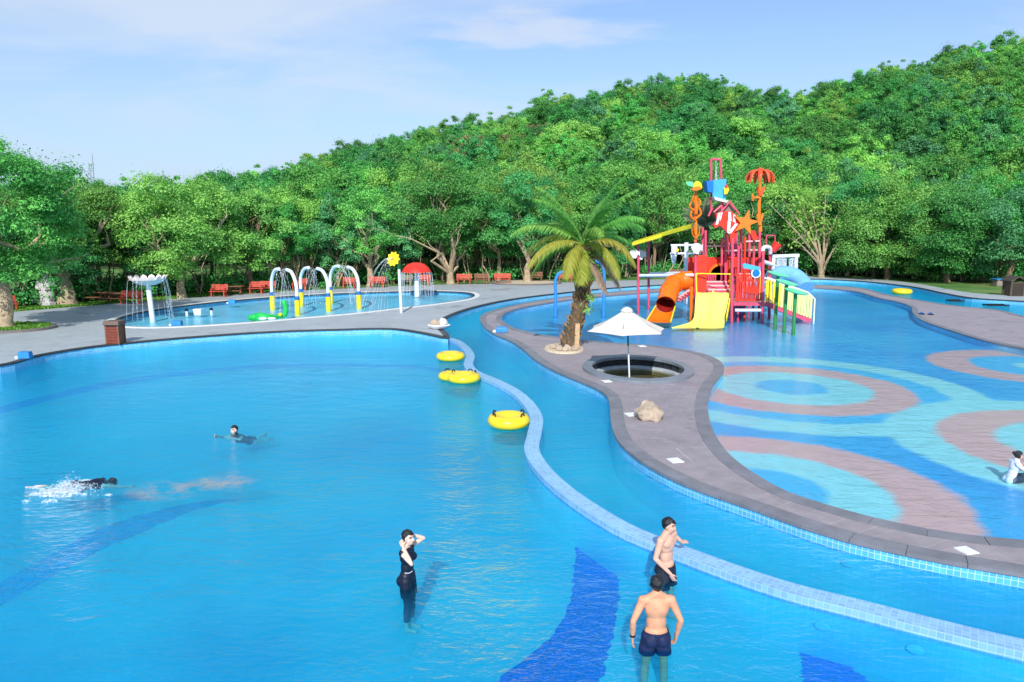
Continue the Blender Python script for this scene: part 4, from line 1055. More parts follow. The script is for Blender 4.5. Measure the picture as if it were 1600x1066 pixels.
M_canvas = mat('cream_canvas', S(220, 212, 200), .85, .06, 2, .15, 30)
M_black = mat('black_metal', S(30, 32, 36), .4, .2)
pb2 = P(983.5, 594, -.1); um = thing('parasol', 'cream market parasol standing in the sunken tub', 'parasol', pb2)
apx = Q(979.5, 482, pb2.y); dir_ = (apx - pb2)
MB().tube([pb2, pb2 + dir_ * .48], .033, 10).build('lower_pole', M_metal_white, um, smooth=True)
MB().tube([pb2 + dir_ * .48, apx - Vector((0, 0, .02))], .028, 10).build('upper_pole', M_black, um, smooth=True)
rimz = -.82; rad = 1.58; cnr = [apx + Vector((rad * math.cos(a), rad * math.sin(a), rimz)) for a in [R(15 + 60 * k) for k in range(6)]]
for k in range(6):
    a, b_ = cnr[k], cnr[(k + 1) % 6]; mb = MB(); n_ = 6; vs = []
    for i in range(n_ + 1):
        t_ = i / n_
        for j in range(5):
            s_ = j / 4; e = a.lerp(b_, s_); p = apx.lerp(e, t_) + Vector((0, 0, -.07 * math.sin(math.pi * t_) * (1 - .5 * abs(s_ - .5)))); p = p + (apx + Vector((0, 0, rimz)) - e) * (.05 * t_ * (1 - (2 * s_ - 1) ** 2)); vs.append(p)
    fs = [(i * 5 + j, i * 5 + j + 1, (i + 1) * 5 + j + 1, (i + 1) * 5 + j) for i in range(n_) for j in range(4)]
    pan = mb.add(vs, fs).build('canopy_panel', M_canvas, um, smooth=True)
    MB().tube([apx - Vector((0, 0, .1)), a - Vector((0, 0, .03))], .012, 5).build('rib', M_black, um)
MB().lathe([(.2, -.12), (.24, -.1), (.16, .0), (.05, .05), (.0001, .06)], apx, 16).build('top_cap', M_canvas, um, smooth=True)
MB().lathe([(.05, -.0), (.05, .12)], pb2 + dir_ * .62, 10).build('runner', M_black, um)

# ------------------------------------------------------------------ floats
M_yel = mat('yellow_vinyl', S(246, 214, 38), .32, .05, 2, coat=.3)
M_handle = mat('black_rubber', S(28, 30, 34), .5, .2)
def puff(mb, c, r, h, n=30, dimple=.1):
    prof = [(.0001, h * .42), (r * .25, h * .45), (r * .5, h * .62), (r * .72, h * .78), (r * .9, h * .66), (r, h * .35), (r * .97, h * .02), (r * .8, -h * .2), (.0001, -h * .22)]
    mb.lathe([(a, b_) for a, b_ in prof], c, n)
def swim_ring(loc, discs, label, handles, rz):
    t = thing('yellow_float', label, 'float', loc, 'yellow ring floats')
    for dx, dy, r_, h_ in discs:
        mb = MB(); puff(mb, Vector(loc) + Vector((dx, dy, .06)), r_, h_); mb.build('ring', M_yel, t, smooth=True, angle=70)
    for a, k in handles:
        dx, dy, r_, h_ = discs[k]; a = R(a); c = Vector(loc) + Vector((dx + math.cos(a) * r_ * .74, dy + math.sin(a) * r_ * .74, h_ * .76 + .06)); tg = Vector((-math.sin(a), math.cos(a), 0)) * .09
        MB().tube(crom([c - tg, c - tg * .7 + Vector((0, 0, .06)), c + tg * .7 + Vector((0, 0, .06)), c + tg], False, 3), .022, 6).build('handle', M_handle, t, smooth=True)
swim_ring(P(704, 562, 0), [(0, 0, .62, .33)], 'single yellow float nearest the deck tip by the ledge', [], 0)
swim_ring(P(722, 596, 0), [(.06, 0, .62, .33), (-.42, .35, .5, .28)], 'pair of yellow floats tied together along the ledge', [(150, 0), (60, 0), (20, 0), (120, 1)], 0)
swim_ring(P(795, 665, 0), [(0, 0, .62, .36)], 'large yellow float with four black handles at the ledge bend', [(160, 0), (205, 0), (-30, 0), (30, 0)], 0)
swim_ring(P(1409, 459, 0), [(0, 0, .8, .46)], 'far yellow float drifting in the right river', [], 0)
# dark gratings lying in the right arm of the river
for (x, y, w), lab in (((1492, 470, 22), 'dark grating panel in the right river nearer the float'), ((1556, 477, 34), 'dark grating panel in the right river at the far right')):
    c = P(x, y, .03); wd = w / FOC * c.y; t = thing('river_grating', lab, 'grating', c, 'river gratings')
    MB().box(c + Vector((0, .3, .02)), (wd, .05, .1)).box(c + Vector((0, -.3, .02)), (wd, .05, .1)).build('frame', M_black, t)
    for k in range(7): MB().box(c + Vector(((k - 3) / 7 * wd, 0, .02)), (.07, .6, .06)).build('bar', M_black, t)

# ------------------------------------------------------------------ kids' pool features
M_blue = mat('blue_band_paint', S(52, 112, 178), .4, .1)
M_ypaint = mat('yellow_paint', S(248, 220, 40), .4, .08)
M_gpaint = mat('green_paint', S(44, 160, 92), .4, .1)
M_rpaint = mat('red_paint', S(226, 52, 38), .4, .1, coat=.2)
M_jet, nt_, out_ = nodes('falling_water')
d_ = N(nt_, 'ShaderNodeBsdfPrincipled', i_Base_Color=(.85, .92, .96, 1), i_Roughness=.15); tr_ = N(nt_, 'ShaderNodeBsdfTransparent')
jn_ = N(nt_, 'ShaderNodeTexNoise', i_Vector=N(nt_, 'ShaderNodeTexCoord').outputs['Object'], i_Scale=9.0, i_Detail=3.0)
mx_ = N(nt_, 'ShaderNodeMixShader', i_0=RAMP(nt_, jn_.outputs['Fac'], [(.42, .05), (.6, .6)])); nt_.links.new(tr_.outputs[0], mx_.inputs[1]); nt_.links.new(d_.outputs[0], mx_.inputs[2]); nt_.links.new(mx_.outputs[0], out_.inputs[0])
random.seed(9)
def jet(mb, p, v, zend, r_=.009, n=9):
    g = 9.8; a = -g / 2; disc = v.z ** 2 + 2 * g * (p.z - zend); T_ = (v.z + math.sqrt(max(disc, 0))) / g
    mb.tube([p + v * (T_ * i / n) + Vector((0, 0, a * (T_ * i / n) ** 2)) for i in range(n + 1)], [r_ * (1 + .3 * random.random()) for i in range(n + 1)], 5)
arch_lab = ['water arch nearest the white bowl fountain, its feet yellow', 'middle one of the three white water arches with yellow feet', 'water arch nearest the yellow sunflower, its feet yellow']
for k, ((lx, ly, ltx, lty), (rx, ry, rtx, rty)) in enumerate((((426, 480, 434, 419), (465, 488, 450, 419)), ((471, 474, 481, 417), (513.5, 482, 498, 417)), ((517, 470, 527, 414.5), (561, 478.5, 545, 415)))):
    a, b_ = P(lx, ly, .16), P(rx, ry, .16); t = thing('water_arch', arch_lab[k], 'arch', a.lerp(b_, .5), 'white water arches')
    hgt = Q(ltx, lty, a.y).z
    for s0, other in ((a, b_), (b_, a)):
        fl = Vector((s0.x, s0.y, -.05)); d = (other - s0) * .34; zt = hgt
        MB().tube([fl, Vector((s0.x, s0.y, .95))], .17, 14).build('foot_sleeve', M_ypaint, t, smooth=True)
        MB().tube([Vector((s0.x, s0.y, .95)), Vector((s0.x, s0.y, 1.2))], .155, 14).build('blue_band', M_blue, t, smooth=True)
        pth = crom([Vector((s0.x, s0.y, 1.2)), Vector((s0.x, s0.y, 1.75)), Vector((s0.x + d.x * .12, s0.y + d.y * .12, 2.2)), Vector((s0.x + d.x * .5, s0.y + d.y * .5, zt - .12)), Vector((s0.x + d.x, s0.y + d.y, zt))], False, 5)
        MB().tube(pth, .115, 12).build('pipe', M_metal_white, t, smooth=True)
    mid = a.lerp(b_, .5); mb = MB()
    for s0, other in ((a, b_), (b_, a)):
        d = (other - s0); p = Vector((s0.x + d.x * .34, s0.y + d.y * .34, hgt))
        for q in range(6):
            v = Vector((d.x * random.uniform(-.1, .7), random.uniform(-1.2, 1.2), random.uniform(-.5, 1.6)))
            jet(mb, p, v, .16)
    mb.build('water_jets', M_jet, t, smooth=True)
# bowl fountain
fb_ = P(238.5, 498, .16); bw = thing('bowl_fountain', 'white petal bowl fountain on a tall white post', 'fountain', fb_)
zt = Q(233, 446, fb_.y).z
MB().tube([Vector((fb_.x, fb_.y, -.05)), Vector((fb_.x - .12, fb_.y, zt))], .15, 14).build('post', M_metal_white, bw, smooth=True)
M_petal = mat('pinkish_white_fibreglass', S(232, 220, 214), .45, .08, 2, grime=.3)
c = Vector((fb_.x - .12, fb_.y, zt)); rb = 1.0
MB().lathe([(.12, -.02), (.45, .03), (.78, .17), (.97, .38), (.93, .38), (.74, .21), (.42, .09), (.0001, .06)], c, 26).build('bowl', M_petal, bw, smooth=True)
for k in range(14):
    a = 2 * math.pi * k / 14; u = Vector((math.cos(a), math.sin(a), 0)); w = Vector((-math.sin(a), math.cos(a), 0))
    pts = [c + u * .93 - w * .2 + Vector((0, 0, .34)), c + u * .93 + w * .2 + Vector((0, 0, .34)), c + u * 1.0 + w * .16 + Vector((0, 0, .5)), c + u * 1.02 + Vector((0, 0, .6)), c + u * 1.0 - w * .16 + Vector((0, 0, .5))]
    MB().prism(pts, u * .05).build('petal', M_petal, bw)
mb = MB()
for k in range(20):
    a = random.uniform(0, 6.28); jet(mb, c + Vector((math.cos(a), math.sin(a), .36)), Vector((math.cos(a) * .4, math.sin(a) * .4, .1)), .16, .008)
mb.build('water_jets', M_jet, bw, smooth=True)
# sunflower
sf = P(627, 489, DZ); fl = thing('flower_fountain', 'yellow sunflower spray on a white pole beside the kids pool', 'fountain', sf)
p1 = Q(623.5, 421, sf.y)
MB().tube([Vector((sf.x, sf.y, DZ - .05)), p1], .09, 12).build('pole', M_metal_white, fl, smooth=True)
fc = Q(614.5, 405, sf.y - .35)
MB().tube(crom([p1, p1 + Vector((-.02, 0, .35)), p1.lerp(fc, .5) + Vector((.08, .1, .35)), fc + Vector((.1, .12, 0))], False, 5), [.1] * 15 + [.07], 12).build('stem', M_gpaint, fl, smooth=True)
nrm = Vector((-.35, -.9, .25)).normalized(); rot = nrm.to_track_quat('Z', 'Y').to_matrix()
for k in range(10):
    a = 2 * math.pi * k / 10; loc = [(0.06, -.04), (.2, -.09), (.38, -.1), (.48, 0), (.38, .1), (.2, .09), (.06, .04)]
    pts = [fc + rot @ Vector((x * math.cos(a) - y * math.sin(a), x * math.sin(a) + y * math.cos(a), .03 * math.sin(k))) for x, y in loc]
    MB().prism(pts, nrm * .05).build('petal', M_ypaint, fl)
MB().lathe([(.13, -.03), (.13, .03), (.08, .07), (.0001, .08)], fc, 14, rot=rot).build('flower_centre', mat('ochre_paint', S(214, 164, 40), .5), fl, smooth=True)
mb = MB()
for k in range(12): jet(mb, fc + nrm * .08, Vector((random.uniform(-2.6, -.4), random.uniform(-.6, .6), random.uniform(.3, 1.2))), .16, .008)
mb.build('water_jets', M_jet, fl, smooth=True)
# mushroom
mf = P(651.5, 462, .16); mu = thing('mushroom_fountain', 'red mushroom fountain on a white stem in the kids pool', 'fountain', mf)
zc_ = Q(651, 425, mf.y).z; zp = Q(651, 410, mf.y).z; rc = 23 / FOC * mf.y
MB().lathe([(.2, -.1), (.2, .6), (.17, zc_ - .16)], Vector((mf.x, mf.y, .16)), 16).build('stem', M_metal_white, mu, smooth=True)
MB().lathe([(.0001, zp - zc_), (rc * .3, (zp - zc_) * .96), (rc * .6, (zp - zc_) * .78), (rc * .85, (zp - zc_) * .45), (rc, 0), (rc * .97, -.04), (rc * .8, (zp - zc_) * .4), (rc * .3, (zp - zc_) * .7), (.0001, (zp - zc_) * .75)], Vector((mf.x, mf.y, zc_)), 28).build('cap', M_rpaint, mu, smooth=True)
mb = MB()
for k in range(45):
    a = random.uniform(0, 6.28); jet(mb, Vector((mf.x + math.cos(a) * rc, mf.y + math.sin(a) * rc, zc_)), Vector((math.cos(a) * .3, math.sin(a) * .3, -.2)), .16, .01)
mb.build('water_curtain', M_jet, mu, smooth=True)
# green creature-shaped float, white floats, spouts
g0 = P(420, 497, .16); gt = thing('green_water_toy', 'green water toy with long tail and raised neck in the kids pool', 'water toy', g0)
M_gfl = mat('bright_green_paint', S(40, 190, 88), .4, .1)
tl = [P(x, y, .2) for x, y in ((388, 497), (400, 496), (415, 497), (432, 495), (444, 494))]
MB().tube(crom(tl, False, 4), [.12 + .2 * math.exp(-((i - 6) / 4) ** 2) for i in range(17)], 10).build('body', M_gfl, gt, smooth=True)
nb = tl[-1]; MB().tube(crom([nb, nb + Vector((.12, 0, .35)), nb + Vector((.05, 0, .8)), nb + Vector((-.02, 0, .98))], False, 4), [.16] * 9 + [.15, .14, .12, .1], 10).build('neck', M_gfl, gt, smooth=True)
MB().ball(nb + Vector((-.15, -.25, .12)), .12).build('knob', M_ypaint, gt, smooth=True)
for x, lab in ((414, 'small white float beside the green toy head end'), (428, 'small white float beside the green toy neck')):
    c = P(x, 497.5, .16); o = MB().lathe([(.0001, -.05), (.2, -.04), (.26, .03), (.2, .1), (.0001, .12)], c + Vector((0, -.4, 0)), 16, sy=.6).build('white_float', M_metal_white, None, smooth=True); tag(o, lab, 'float')
c = P(310, 491, .16); t = thing('float_box', 'white slotted float box between two small spouts', 'float', c)
MB().box(c + Vector((0, 0, .12)), (.42, .35, .34), None, 0, 1.15).build('box', M_metal_white, t, bevel=.03)
MB().box(c + Vector((0, 0, .31)), (.52, .44, .05)).build('lid', M_metal_white, t, bevel=.015)
for x, y, lab in ((292, 492, 'small grey spout left of the white float box'), (330.5, 490.5, 'small grey spout right of the white float box')):
    c = P(x, y, .16); t = thing('water_spout', lab, 'spout', c)
    MB().tube([c - Vector((0, 0, .1)), c + Vector((0, 0, .28))], .08, 10).build('pipe', M_metal_white, t, smooth=True)
    MB().lathe([(.11, .24), (.11, .34), (.05, .4), (.0001, .41)], c, 12).build('nozzle', M_black, t, smooth=True)
# blue skimmer boxes on the paving
M_skyb = mat('sky_blue_plastic', S(50, 140, 206), .45, .12)
for x, y, lab, s_ in ((40, 560, 'blue box at the pool edge at far left', .5), (277, 509, 'blue box on the kids pool coping', .55), (784, 519, 'blue box on the island tip beside the river', .62), (363, 474.5, 'small blue box on the far rim of the kids pool', .5)):
    c = P(x, y, DZ); t = thing('blue_box', lab, 'box', c)
    MB().box(c + Vector((0, 0, .12)), (s_, s_ * .6, .24), None, 0, .92).build('box_body', M_skyb, t, bevel=.03)
    MB().box(c + Vector((0, 0, .26)), (s_ * .9, s_ * .52, .05)).build('lid', M_skyb, t, bevel=.015)
    MB().box(c + Vector((-s_ * .62, 0, .05)), (s_ * .25, s_ * .5, .1)).build('white_end', M_metal_white, t, bevel=.015)
# white basin with tan rocks on the deck tip
c = P(686, 514, DZ); t = thing('rock_basin', 'white basin holding tan rocks on the deck tip', 'basin', c)
MB().lathe([(.3, 0), (.5, .05), (.62, .2), (.58, .24), (.4, .16), (.0001, .14)], c, 20, sx=1.0, sy=.7).build('basin', M_metal_white, t, smooth=True)
for i, (dx, dz, s_) in enumerate(((-.28, .3, .2), (.22, .32, .24), (-.02, .24, .18))):
    mb = MB(); rock(mb, c + Vector((dx, .05, dz)), s_, s_ * .8, s_ * 1.1, 70 + i, 12, 8); mb.build('rock', M_stone if i != 1 else M_white_stone, t, smooth=True)
# sandals on the right walk
for dx, lab in ((0, 'dark blue sandal on the right island, left one'), (.42, 'dark blue sandal on the right island, right one')):
    c = P(1440, 491, DZ) + Vector((dx, -dx * .6, 0)); t = thing('sandal', lab, 'sandal', c, 'pair of sandals')
    MB().prism([c + Vector((x, y, .02)) for x, y in ((-.1, -.2), (.1, -.2), (.13, .05), (.1, .2), (-.1, .2), (-.13, .05))], (0, 0, .05)).build('sole', M_handle, t)
    MB().tube(crom([c + Vector((-.12, .02, .04)), c + Vector((0, .06, .13)), c + Vector((.12, .02, .04))], False, 4), .035, 6).build('strap', M_blue, t, smooth=True)

# ------------------------------------------------------------------ benches, bins, statue
M_bred = mat('red_stained_timber', S(196, 78, 58), .6, .2, 3, .2, 20)
M_bbrown = mat('brown_stained_timber', S(136, 90, 66), .7, .25, 3, .2, 20)
M_bgrey = mat('grey_weathered_timber', S(140, 126, 116), .8, .25, 3, .2, 20)
def bench(px, py, wpx, label, m, rz=0.0):
    c = P(px, py, 0.2 if px < 330 else DZ); w = max(1.2, min(1.9, wpx / FOC * c.y)); t = thing('park_bench', label, 'bench', c, 'benches along the wood', rz=rz + 1e-4)
    for k in range(3): MB().box((0, -.2 + .16 * k, .43), (w, .14, .04)).build('seat_slat', m, t, world=False)
    for k in range(3): MB().box((0, .24 + .035 * k, .58 + .15 * k), (w, .04, .13), Euler((R(-12), 0, 0))).build('back_slat', m, t, world=False)
    for s_ in (-1, 1):
        x = s_ * (w / 2 - .16); mb = MB()
        mb.box((x, -.2, .2), (.08, .08, .42)); mb.beam((x, .2, -.02), (x, .36, .96), .08, .06); mb.box((x, 0, .39), (.07, .5, .05)); mb.box((x, 0, .62), (.07, .5, .04)); mb.box((x, -.22, .5), (.06, .06, .22))
        mb.build('leg_frame', m, t, world=False)
for px, py, w, lab, m_, rz in ((12, 486, 26, 'red bench beyond the leftmost tree trunk', M_bred, R(50)), (205, 476, 34, 'red bench on the left lawn beside the bowl fountain', M_bred, 0), (342, 464, 26, 'red bench left of the arches on the lawn edge', M_bred, 0),
                          (401, 459, 24, 'red bench left of the first water arch, outer one', M_bred, 0), (417, 458, 24, 'red bench left of the first water arch, inner one', M_bred, 0), (468, 453, 24, 'red bench seen through the first two arches', M_bred, 0), (546, 451, 22, 'red bench seen through the arch by the sunflower', M_bred, 0),
                          (589, 449.5, 26, 'red bench just left of the sunflower pole', M_bred, 0), (634, 446.5, 22, 'grey weathered bench left of the red mushroom stem', M_bgrey, 0), (662, 446, 22, 'red bench behind the red mushroom', M_bred, 0), (725, 444.5, 24, 'red bench right of the V shaped trunk', M_bred, 0),
                          (752, 444, 22, 'brown bench between two red ones right of the mushroom', M_bbrown, 0), (785, 443.5, 26, 'red bench left of the gravel bed', M_bred, 0), (838, 440.5, 20, 'brown bench behind the tree in the gravel bed', M_bbrown, 0), (883, 441.5, 24, 'red bench behind the palm trunk', M_bred, 0),
                          (1060, 436, 22, 'brown bench seen behind the tower under the white bars', M_bbrown, 0)):
    bench(px, py, w, lab, m_, rz)
def table(px, py, label, m):
    c = P(px, py, .2); t = thing('picnic_table', label, 'table', c)
    for k in range(4): MB().box(c + Vector((0, -.3 + .2 * k, .72)), (1.5, .18, .05)).build('top_plank', m, t)
    for s_ in (-1, 1):
        MB().beam(c + Vector((s_ * .55, -.35, 0)), c + Vector((s_ * .55, .25, .7)), .08, .08).beam(c + Vector((s_ * .55, .35, 0)), c + Vector((s_ * .55, -.25, .7)), .08, .08).build('leg_frame', m, t)
        MB().box(c + Vector((0, s_ * .75, .42)), (1.5, .26, .05)).build('seat_plank', m, t)
table(180, 474, 'dark picnic table left of the red lawn bench', M_bbrown); table(160, 472, 'brown picnic table nearer the fluted trunk', M_bbrown); table(366, 461.5, 'dark picnic table right of the bench on the lawn edge', M_bbrown)
def bin_(c, w, h, label, mbody, mslat, mlid, roof=False):
    t = thing('litter_bin', label, 'bin', c)
    MB().box(c + Vector((0, 0, h * .42)), (w * .86, w * .8, h * .84), None, 0, 1.04).build('liner', mbody, t)
    for s_ in (-1, 1):
        for q in (-1, 1): MB().box(c + Vector((s_ * w * .44, q * w * .42, h * .43)), (w * .1, w * .1, h * .88)).build('corner_post', mbody, t)
    for k in range(6):
        MB().box(c + Vector((0, -w * .425, h * (.1 + .125 * k))), (w * .8, .03, h * .105)).build('front_slat', mslat, t)
    if roof: MB().prism([c + Vector((x * w, 0, z * h)) for x, z in ((-.62, .86), (0, 1.12), (.62, .86), (.62, .92), (0, 1.2), (-.62, .92))], (0, w * 1.1, 0)).build('lid', mlid, t)
    else:
        MB().box(c + Vector((0, 0, h * .94)), (w * 1.14, w * 1.1, h * .17), None, 0, .92).build('lid', mlid, t, bevel=.02)
        MB().box(c + Vector((0, -w * .44, h * .82)), (w * .75, .04, h * .06)).build('slot', M_black, t)
bin_(P(181.5, 536.5, DZ), .66, 1.05, 'brown slatted litter bin on the deck by the big pool', M_bbrown, mat('bin_red_slat', S(132, 64, 48), .6, .2, 5), mat('bin_lid_brown', S(112, 92, 80), .6, .15))
bin_(P(1582, 463, .2), 1.1, 1.35, 'dark roofed litter bin on the grass at right edge', M_bark_dark, mat('bin_dark_slat', S(62, 54, 46), .8, .2), mat('bin_roof_dark', S(72, 66, 58), .8, .2), True)
c = P(1566, 447, .2); t = thing('covered_pile', 'low blue and grey covered pile behind the dark bin', 'pile', c)
MB().box(c + Vector((0, 0, .3)), (1.6, .9, .6), None, 0, .9).build('pile_body', M_bgrey, t, bevel=.06); MB().box(c + Vector((0, 0, .63)), (1.7, 1.0, .1)).build('blue_cover', M_skyb, t, bevel=.03)
c = P(75, 478, .2); t = thing('stone_statue', 'weathered white stone figure standing under the left trees', 'statue', c)
M_marble = mat('weathered_marble', S(196, 190, 190), .8, .2, 3, .5, 12, grime=.4)
MB().lathe([(.55, 0), (.55, .25), (.45, .3), (.45, .5)], c, 8).build('plinth', M_marble, t)
MB().lathe([(.42, .5), (.5, .8), (.44, 1.15), (.5, 1.45), (.42, 1.75), (.2, 1.9), (.16, 1.98)], c, 18, sx=1.1, sy=.8).build('robed_body', M_marble, t, smooth=True)
MB().ball(c + Vector((0, 0, 2.14)), (.2, .22, .25)).build('head', M_marble, t, smooth=True)
for s_ in (-1, 1): MB().tube(crom([c + Vector((s_ * .46, 0, 1.68)), c + Vector((s_ * .58, -.1, 1.3)), c + Vector((s_ * .2, -.42, 1.2))], False, 4), [.14, .14, .13, .13, .12, .12, .11, .1, .09], 8).build('arm', M_marble, t, smooth=True)
mb = MB(); rock(mb, P(62, 478, .2) + Vector((-.2, .5, .5)), .5, .5, .75, 33, 12, 8); o = mb.build('pale_rock', M_marble, None, smooth=True); tag(o, 'pale rock standing left of the white statue', 'rock')
# blue curved spouts by the palm
for (bx, by, tx, ty), lab in (((943, 492, 929, 408), 'tall blue curved spout pole right of the palm'), ((868, 492, 868, 424), 'blue hooked spout pole left of the palm trunk')):
    c = P(bx, by, .1); top = Q(tx, ty, c.y); t = thing('blue_spout', lab, 'spout', c)
    h = top.z; s_ = -1 if bx > 900 else 1
    MB().tube(crom([Vector((c.x, c.y, -.1)), Vector((c.x, c.y, h * .5)), Vector((c.x - .02, c.y, h * .8)), Vector((c.x + s_ * .2, c.y, h * .95)), Vector((c.x + s_ * .6, c.y, h))], False, 6), .1, 12).build('pipe', M_skyb, t, smooth=True)
    MB().lathe([(.17, 0), (.17, .06), (.1, .12)], Vector((c.x, c.y, -.1)), 12).build('flange', M_blue, t)

# ------------------------------------------------------------------ water play tower in the splash pool
M_pink = mat('pink_steel', S(224, 84, 112), .4, .12, 2, grime=.4)
M_red = mat('red_plastic', S(232, 60, 40), .4, .14, 2, grime=.35)
M_org = mat('orange_plastic', S(245, 120, 24), .38, .12, 2, grime=.3)
M_orgd = mat('orange_ornament', S(240, 128, 36), .5, .2, 4, grime=.25)
M_lem = mat('lemon_slide', S(240, 240, 120), .35, .08, 1.5, grime=.22)
M_yroof = mat('yellow_roof', S(196, 192, 40), .5, .15, 2)
M_ylip = mat('yellow_edge', S(250, 226, 50), .4, .1)
M_sky = mat('bucket_blue', S(84, 182, 240), .35, .06, 2)
M_skyd = mat('bucket_deep_blue', S(28, 120, 196), .35, .06, 2)
M_pale = mat('pale_pink_deck', S(236, 196, 190), .6, .1, 4)
M_inside = mat('tube_dark_red', S(150, 30, 28), .5, .1)
M_fence = mat('pale_yellow_fence', S(232, 234, 150), .45, .08)
M_lily = mat('lily_green', S(112, 226, 172), .45, .1, 2)
M_stalk = mat('stalk_green', S(52, 140, 74), .5, .12, 2)
tw0 = P(1145, 500, .1)
tw = thing('water_play_tower', 'colourful water play tower with slides, bucket and pink posts', 'play tower', (tw0.x, tw0.y + 1.5, -.1))
def post(px, yt, Y, r_=.085, m=M_pink, z0=-.1, name='post', parent=None, px2=None):
    a = Q(px, 480, Y); b_ = Q(px if px2 is None else px2, yt, Y)
    return MB().tube([Vector((a.x, Y, z0)), Vector((b_.x, Y, b_.z))], r_, 10).build(name, m, parent or tw, smooth=True)
FY, BY = 43.6, 46.6
for px, yt, Y in ((997.5, 379, 48.6), (1013.5, 376, 51.5), (1087, 376, 44.6), (1102.5, 360, 46.8), (1144.5, 372, FY), (1134, 364, 46.6), (1139, 370, 48), (1158, 356, 45.8), (1171, 362, 47.5), (1187, 360, 46), (1192.5, 392, FY), (1203, 390, 45.8), (1098, 355, 48.2), (1151, 360, 47.6)):
    post(px, yt, Y)
# lean-to roof and its white bars
a, b_, c_, d_ = Q(988, 381, 48.2), Q(1080, 354.5, 44.6), Q(1082, 352, 47.2), Q(1003, 376, 51.8)
rf = MB().prism([a, b_, c_, d_], (0, 0, .16)).build('lean_to_roof', M_yroof, tw)
MB().beam(a + Vector((0, -.05, -.03)), a.lerp(b_, .5) + Vector((0, -.05, -.03)), .08, .2).build('roof_edge_strip', M_ylip, rf)
for k in range(5): MB().beam(a.lerp(d_, .1 + .2 * k) + Vector((0, 0, .1)), b_.lerp(c_, .1 + .2 * k) + Vector((0, 0, .1)), .1, .06).build('roof_rib', M_yroof, rf)
for (x0, y0, Y0), (x1, y1, Y1) in (((1000, 431, 48.6), (1088, 430, 44.6)), ((1015, 427.5, 51.5), (1080, 427, 46.8))):
    MB().tube([Q(x0, y0, Y0), Q(x1, y1, Y1)], .11, 10).build('white_bar', M_metal_white, tw, smooth=True)
for (x, y, Y) in ((991, 396, 48.4), (1001, 398, 48.9), (1088, 388, 44.4)):            # white fish-shaped plaques on the posts
    c = Q(x, y, Y); o = [(-.32, .05), (-.15, .28), (.1, .3), (.26, .12), (.36, .26), (.36, -.2), (.25, -.05), (.1, -.34), (-.12, -.3)]
    MB().prism([c + Vector((p, 0, q)) for p, q in o], (0, .08, 0)).build('white_plaque', M_metal_white, tw)
# platforms
P1 = 1.62; x0, x1 = Q(1087, 457, 44.6).x, Q(1146, 457, 44.6).x
MB().box(((x0 + x1) / 2, 45.7, P1 - .08), (x1 - x0, 2.5, .16)).build('platform_deck', M_pale, tw)
for k in range(3):
    yy = 44.5 - .0; MB().box(((x0 + x1) / 2 + .35, 45.0 + .5 * k, P1 + .22 + .2 * k), ((x1 - x0) * .62, .5, .06)).build('stair_tread', M_pale, tw)
    MB().box(((x0 + x1) / 2 + .35, 44.78 + .5 * k, P1 + .12 + .2 * k), ((x1 - x0) * .62, .05, .15)).build('stair_riser', M_pink, tw)
xr0, xr1 = Q(1146, 473, FY).x, Q(1191.5, 473, FY).x; P2 = Q(1168, 475, FY).z
MB().box(((xr0 + xr1) / 2, 45.0, P2), (xr1 - xr0, 2.8, .16)).build('platform_deck', M_pale, tw)
MB().box(((xr0 + xr1) / 2, 43.55, P2), (xr1 - xr0, .06, .2)).build('fascia', M_pink, tw)
for zz_, Y in ((.72, 43.55), (.72, 46.3)): MB().tube([Vector((xr0 + .1, Y, zz_)), Vector((xr1 - .1, Y, zz_))], .1, 10).build('white_brace', M_metal_white, tw, smooth=True)
for x, Y in ((xr0 + .4, 46.4), (xr1 - .3, 46.4), ((xr0 + xr1) / 2, 45.6), (xr0 - 1.0, 46.2), (x0 + .3, 46.6)): MB().tube([Vector((x, Y, -.1)), Vector((x, Y, P2))], .09, 8).build('under_post', M_skyd, tw, smooth=True)
# slatted red guards
def slats(xa, xb, Y, z0, z1, n, m, name='guard_slat', rail=True, w=.6, mrail=None, ya=None, yb=None, dz=0.0):
    for k in range(n):
        f = (k + .5) / n; x = xa + (xb - xa) * f; y = Y if ya is None else ya + (yb - ya) * f; o = dz * f
        MB().box((x, y, (z0 + z1) / 2 + o), (abs(xb - xa) / n * w, .05, z1 - z0)).build(name, m, tw)
    if rail:
        for z in (z0 + .06, z1 - .04):
            MB().beam((xa, (ya or Y) + .05, z), (xb, (yb or Y) + .05, z + dz), .05, .1).build('guard_rail', mrail or m, tw)
zb, zt_ = Q(1168, 473, FY).z + .1, Q(1168, 429, FY).z
slats(xr0 + .1, xr1 - .08, 43.62, zb, zt_, 14, M_red)
MB().prism([Vector((xr0 + .5 + x, 43.56, zb + .55 + z)) for x, z in ((0, .05), (.3, .3), (.75, .35), (1.0, .12), (.8, -.12), (.3, -.1))], (0, .04, 0)).build('raised_emblem', M_red, tw)
slats(Q(1148, 420, 46).x, Q(1190, 420, 46).x, 46.0, Q(1168, 431, 46).z, Q(1168, 403, 46).z, 12, M_red)
slats(Q(1150, 420, 44.8).x, Q(1187, 420, 44.8).x, 44.8, Q(1168, 440, 44.8).z, Q(1168, 427, 44.8).z, 8, M_pale, rail=False)
slats(Q(1135, 420, 47).x, Q(1158, 420, 47).x, 47.0, Q(1146, 436, 47).z, Q(1146, 401, 47).z, 8, M_red)
slats(Q(1106, 420, 45.2).x, Q(1132, 420, 45.2).x, 46.9, Q(1120, 446, 46.9).z, Q(1120, 428, 46.9).z, 9, M_pink)
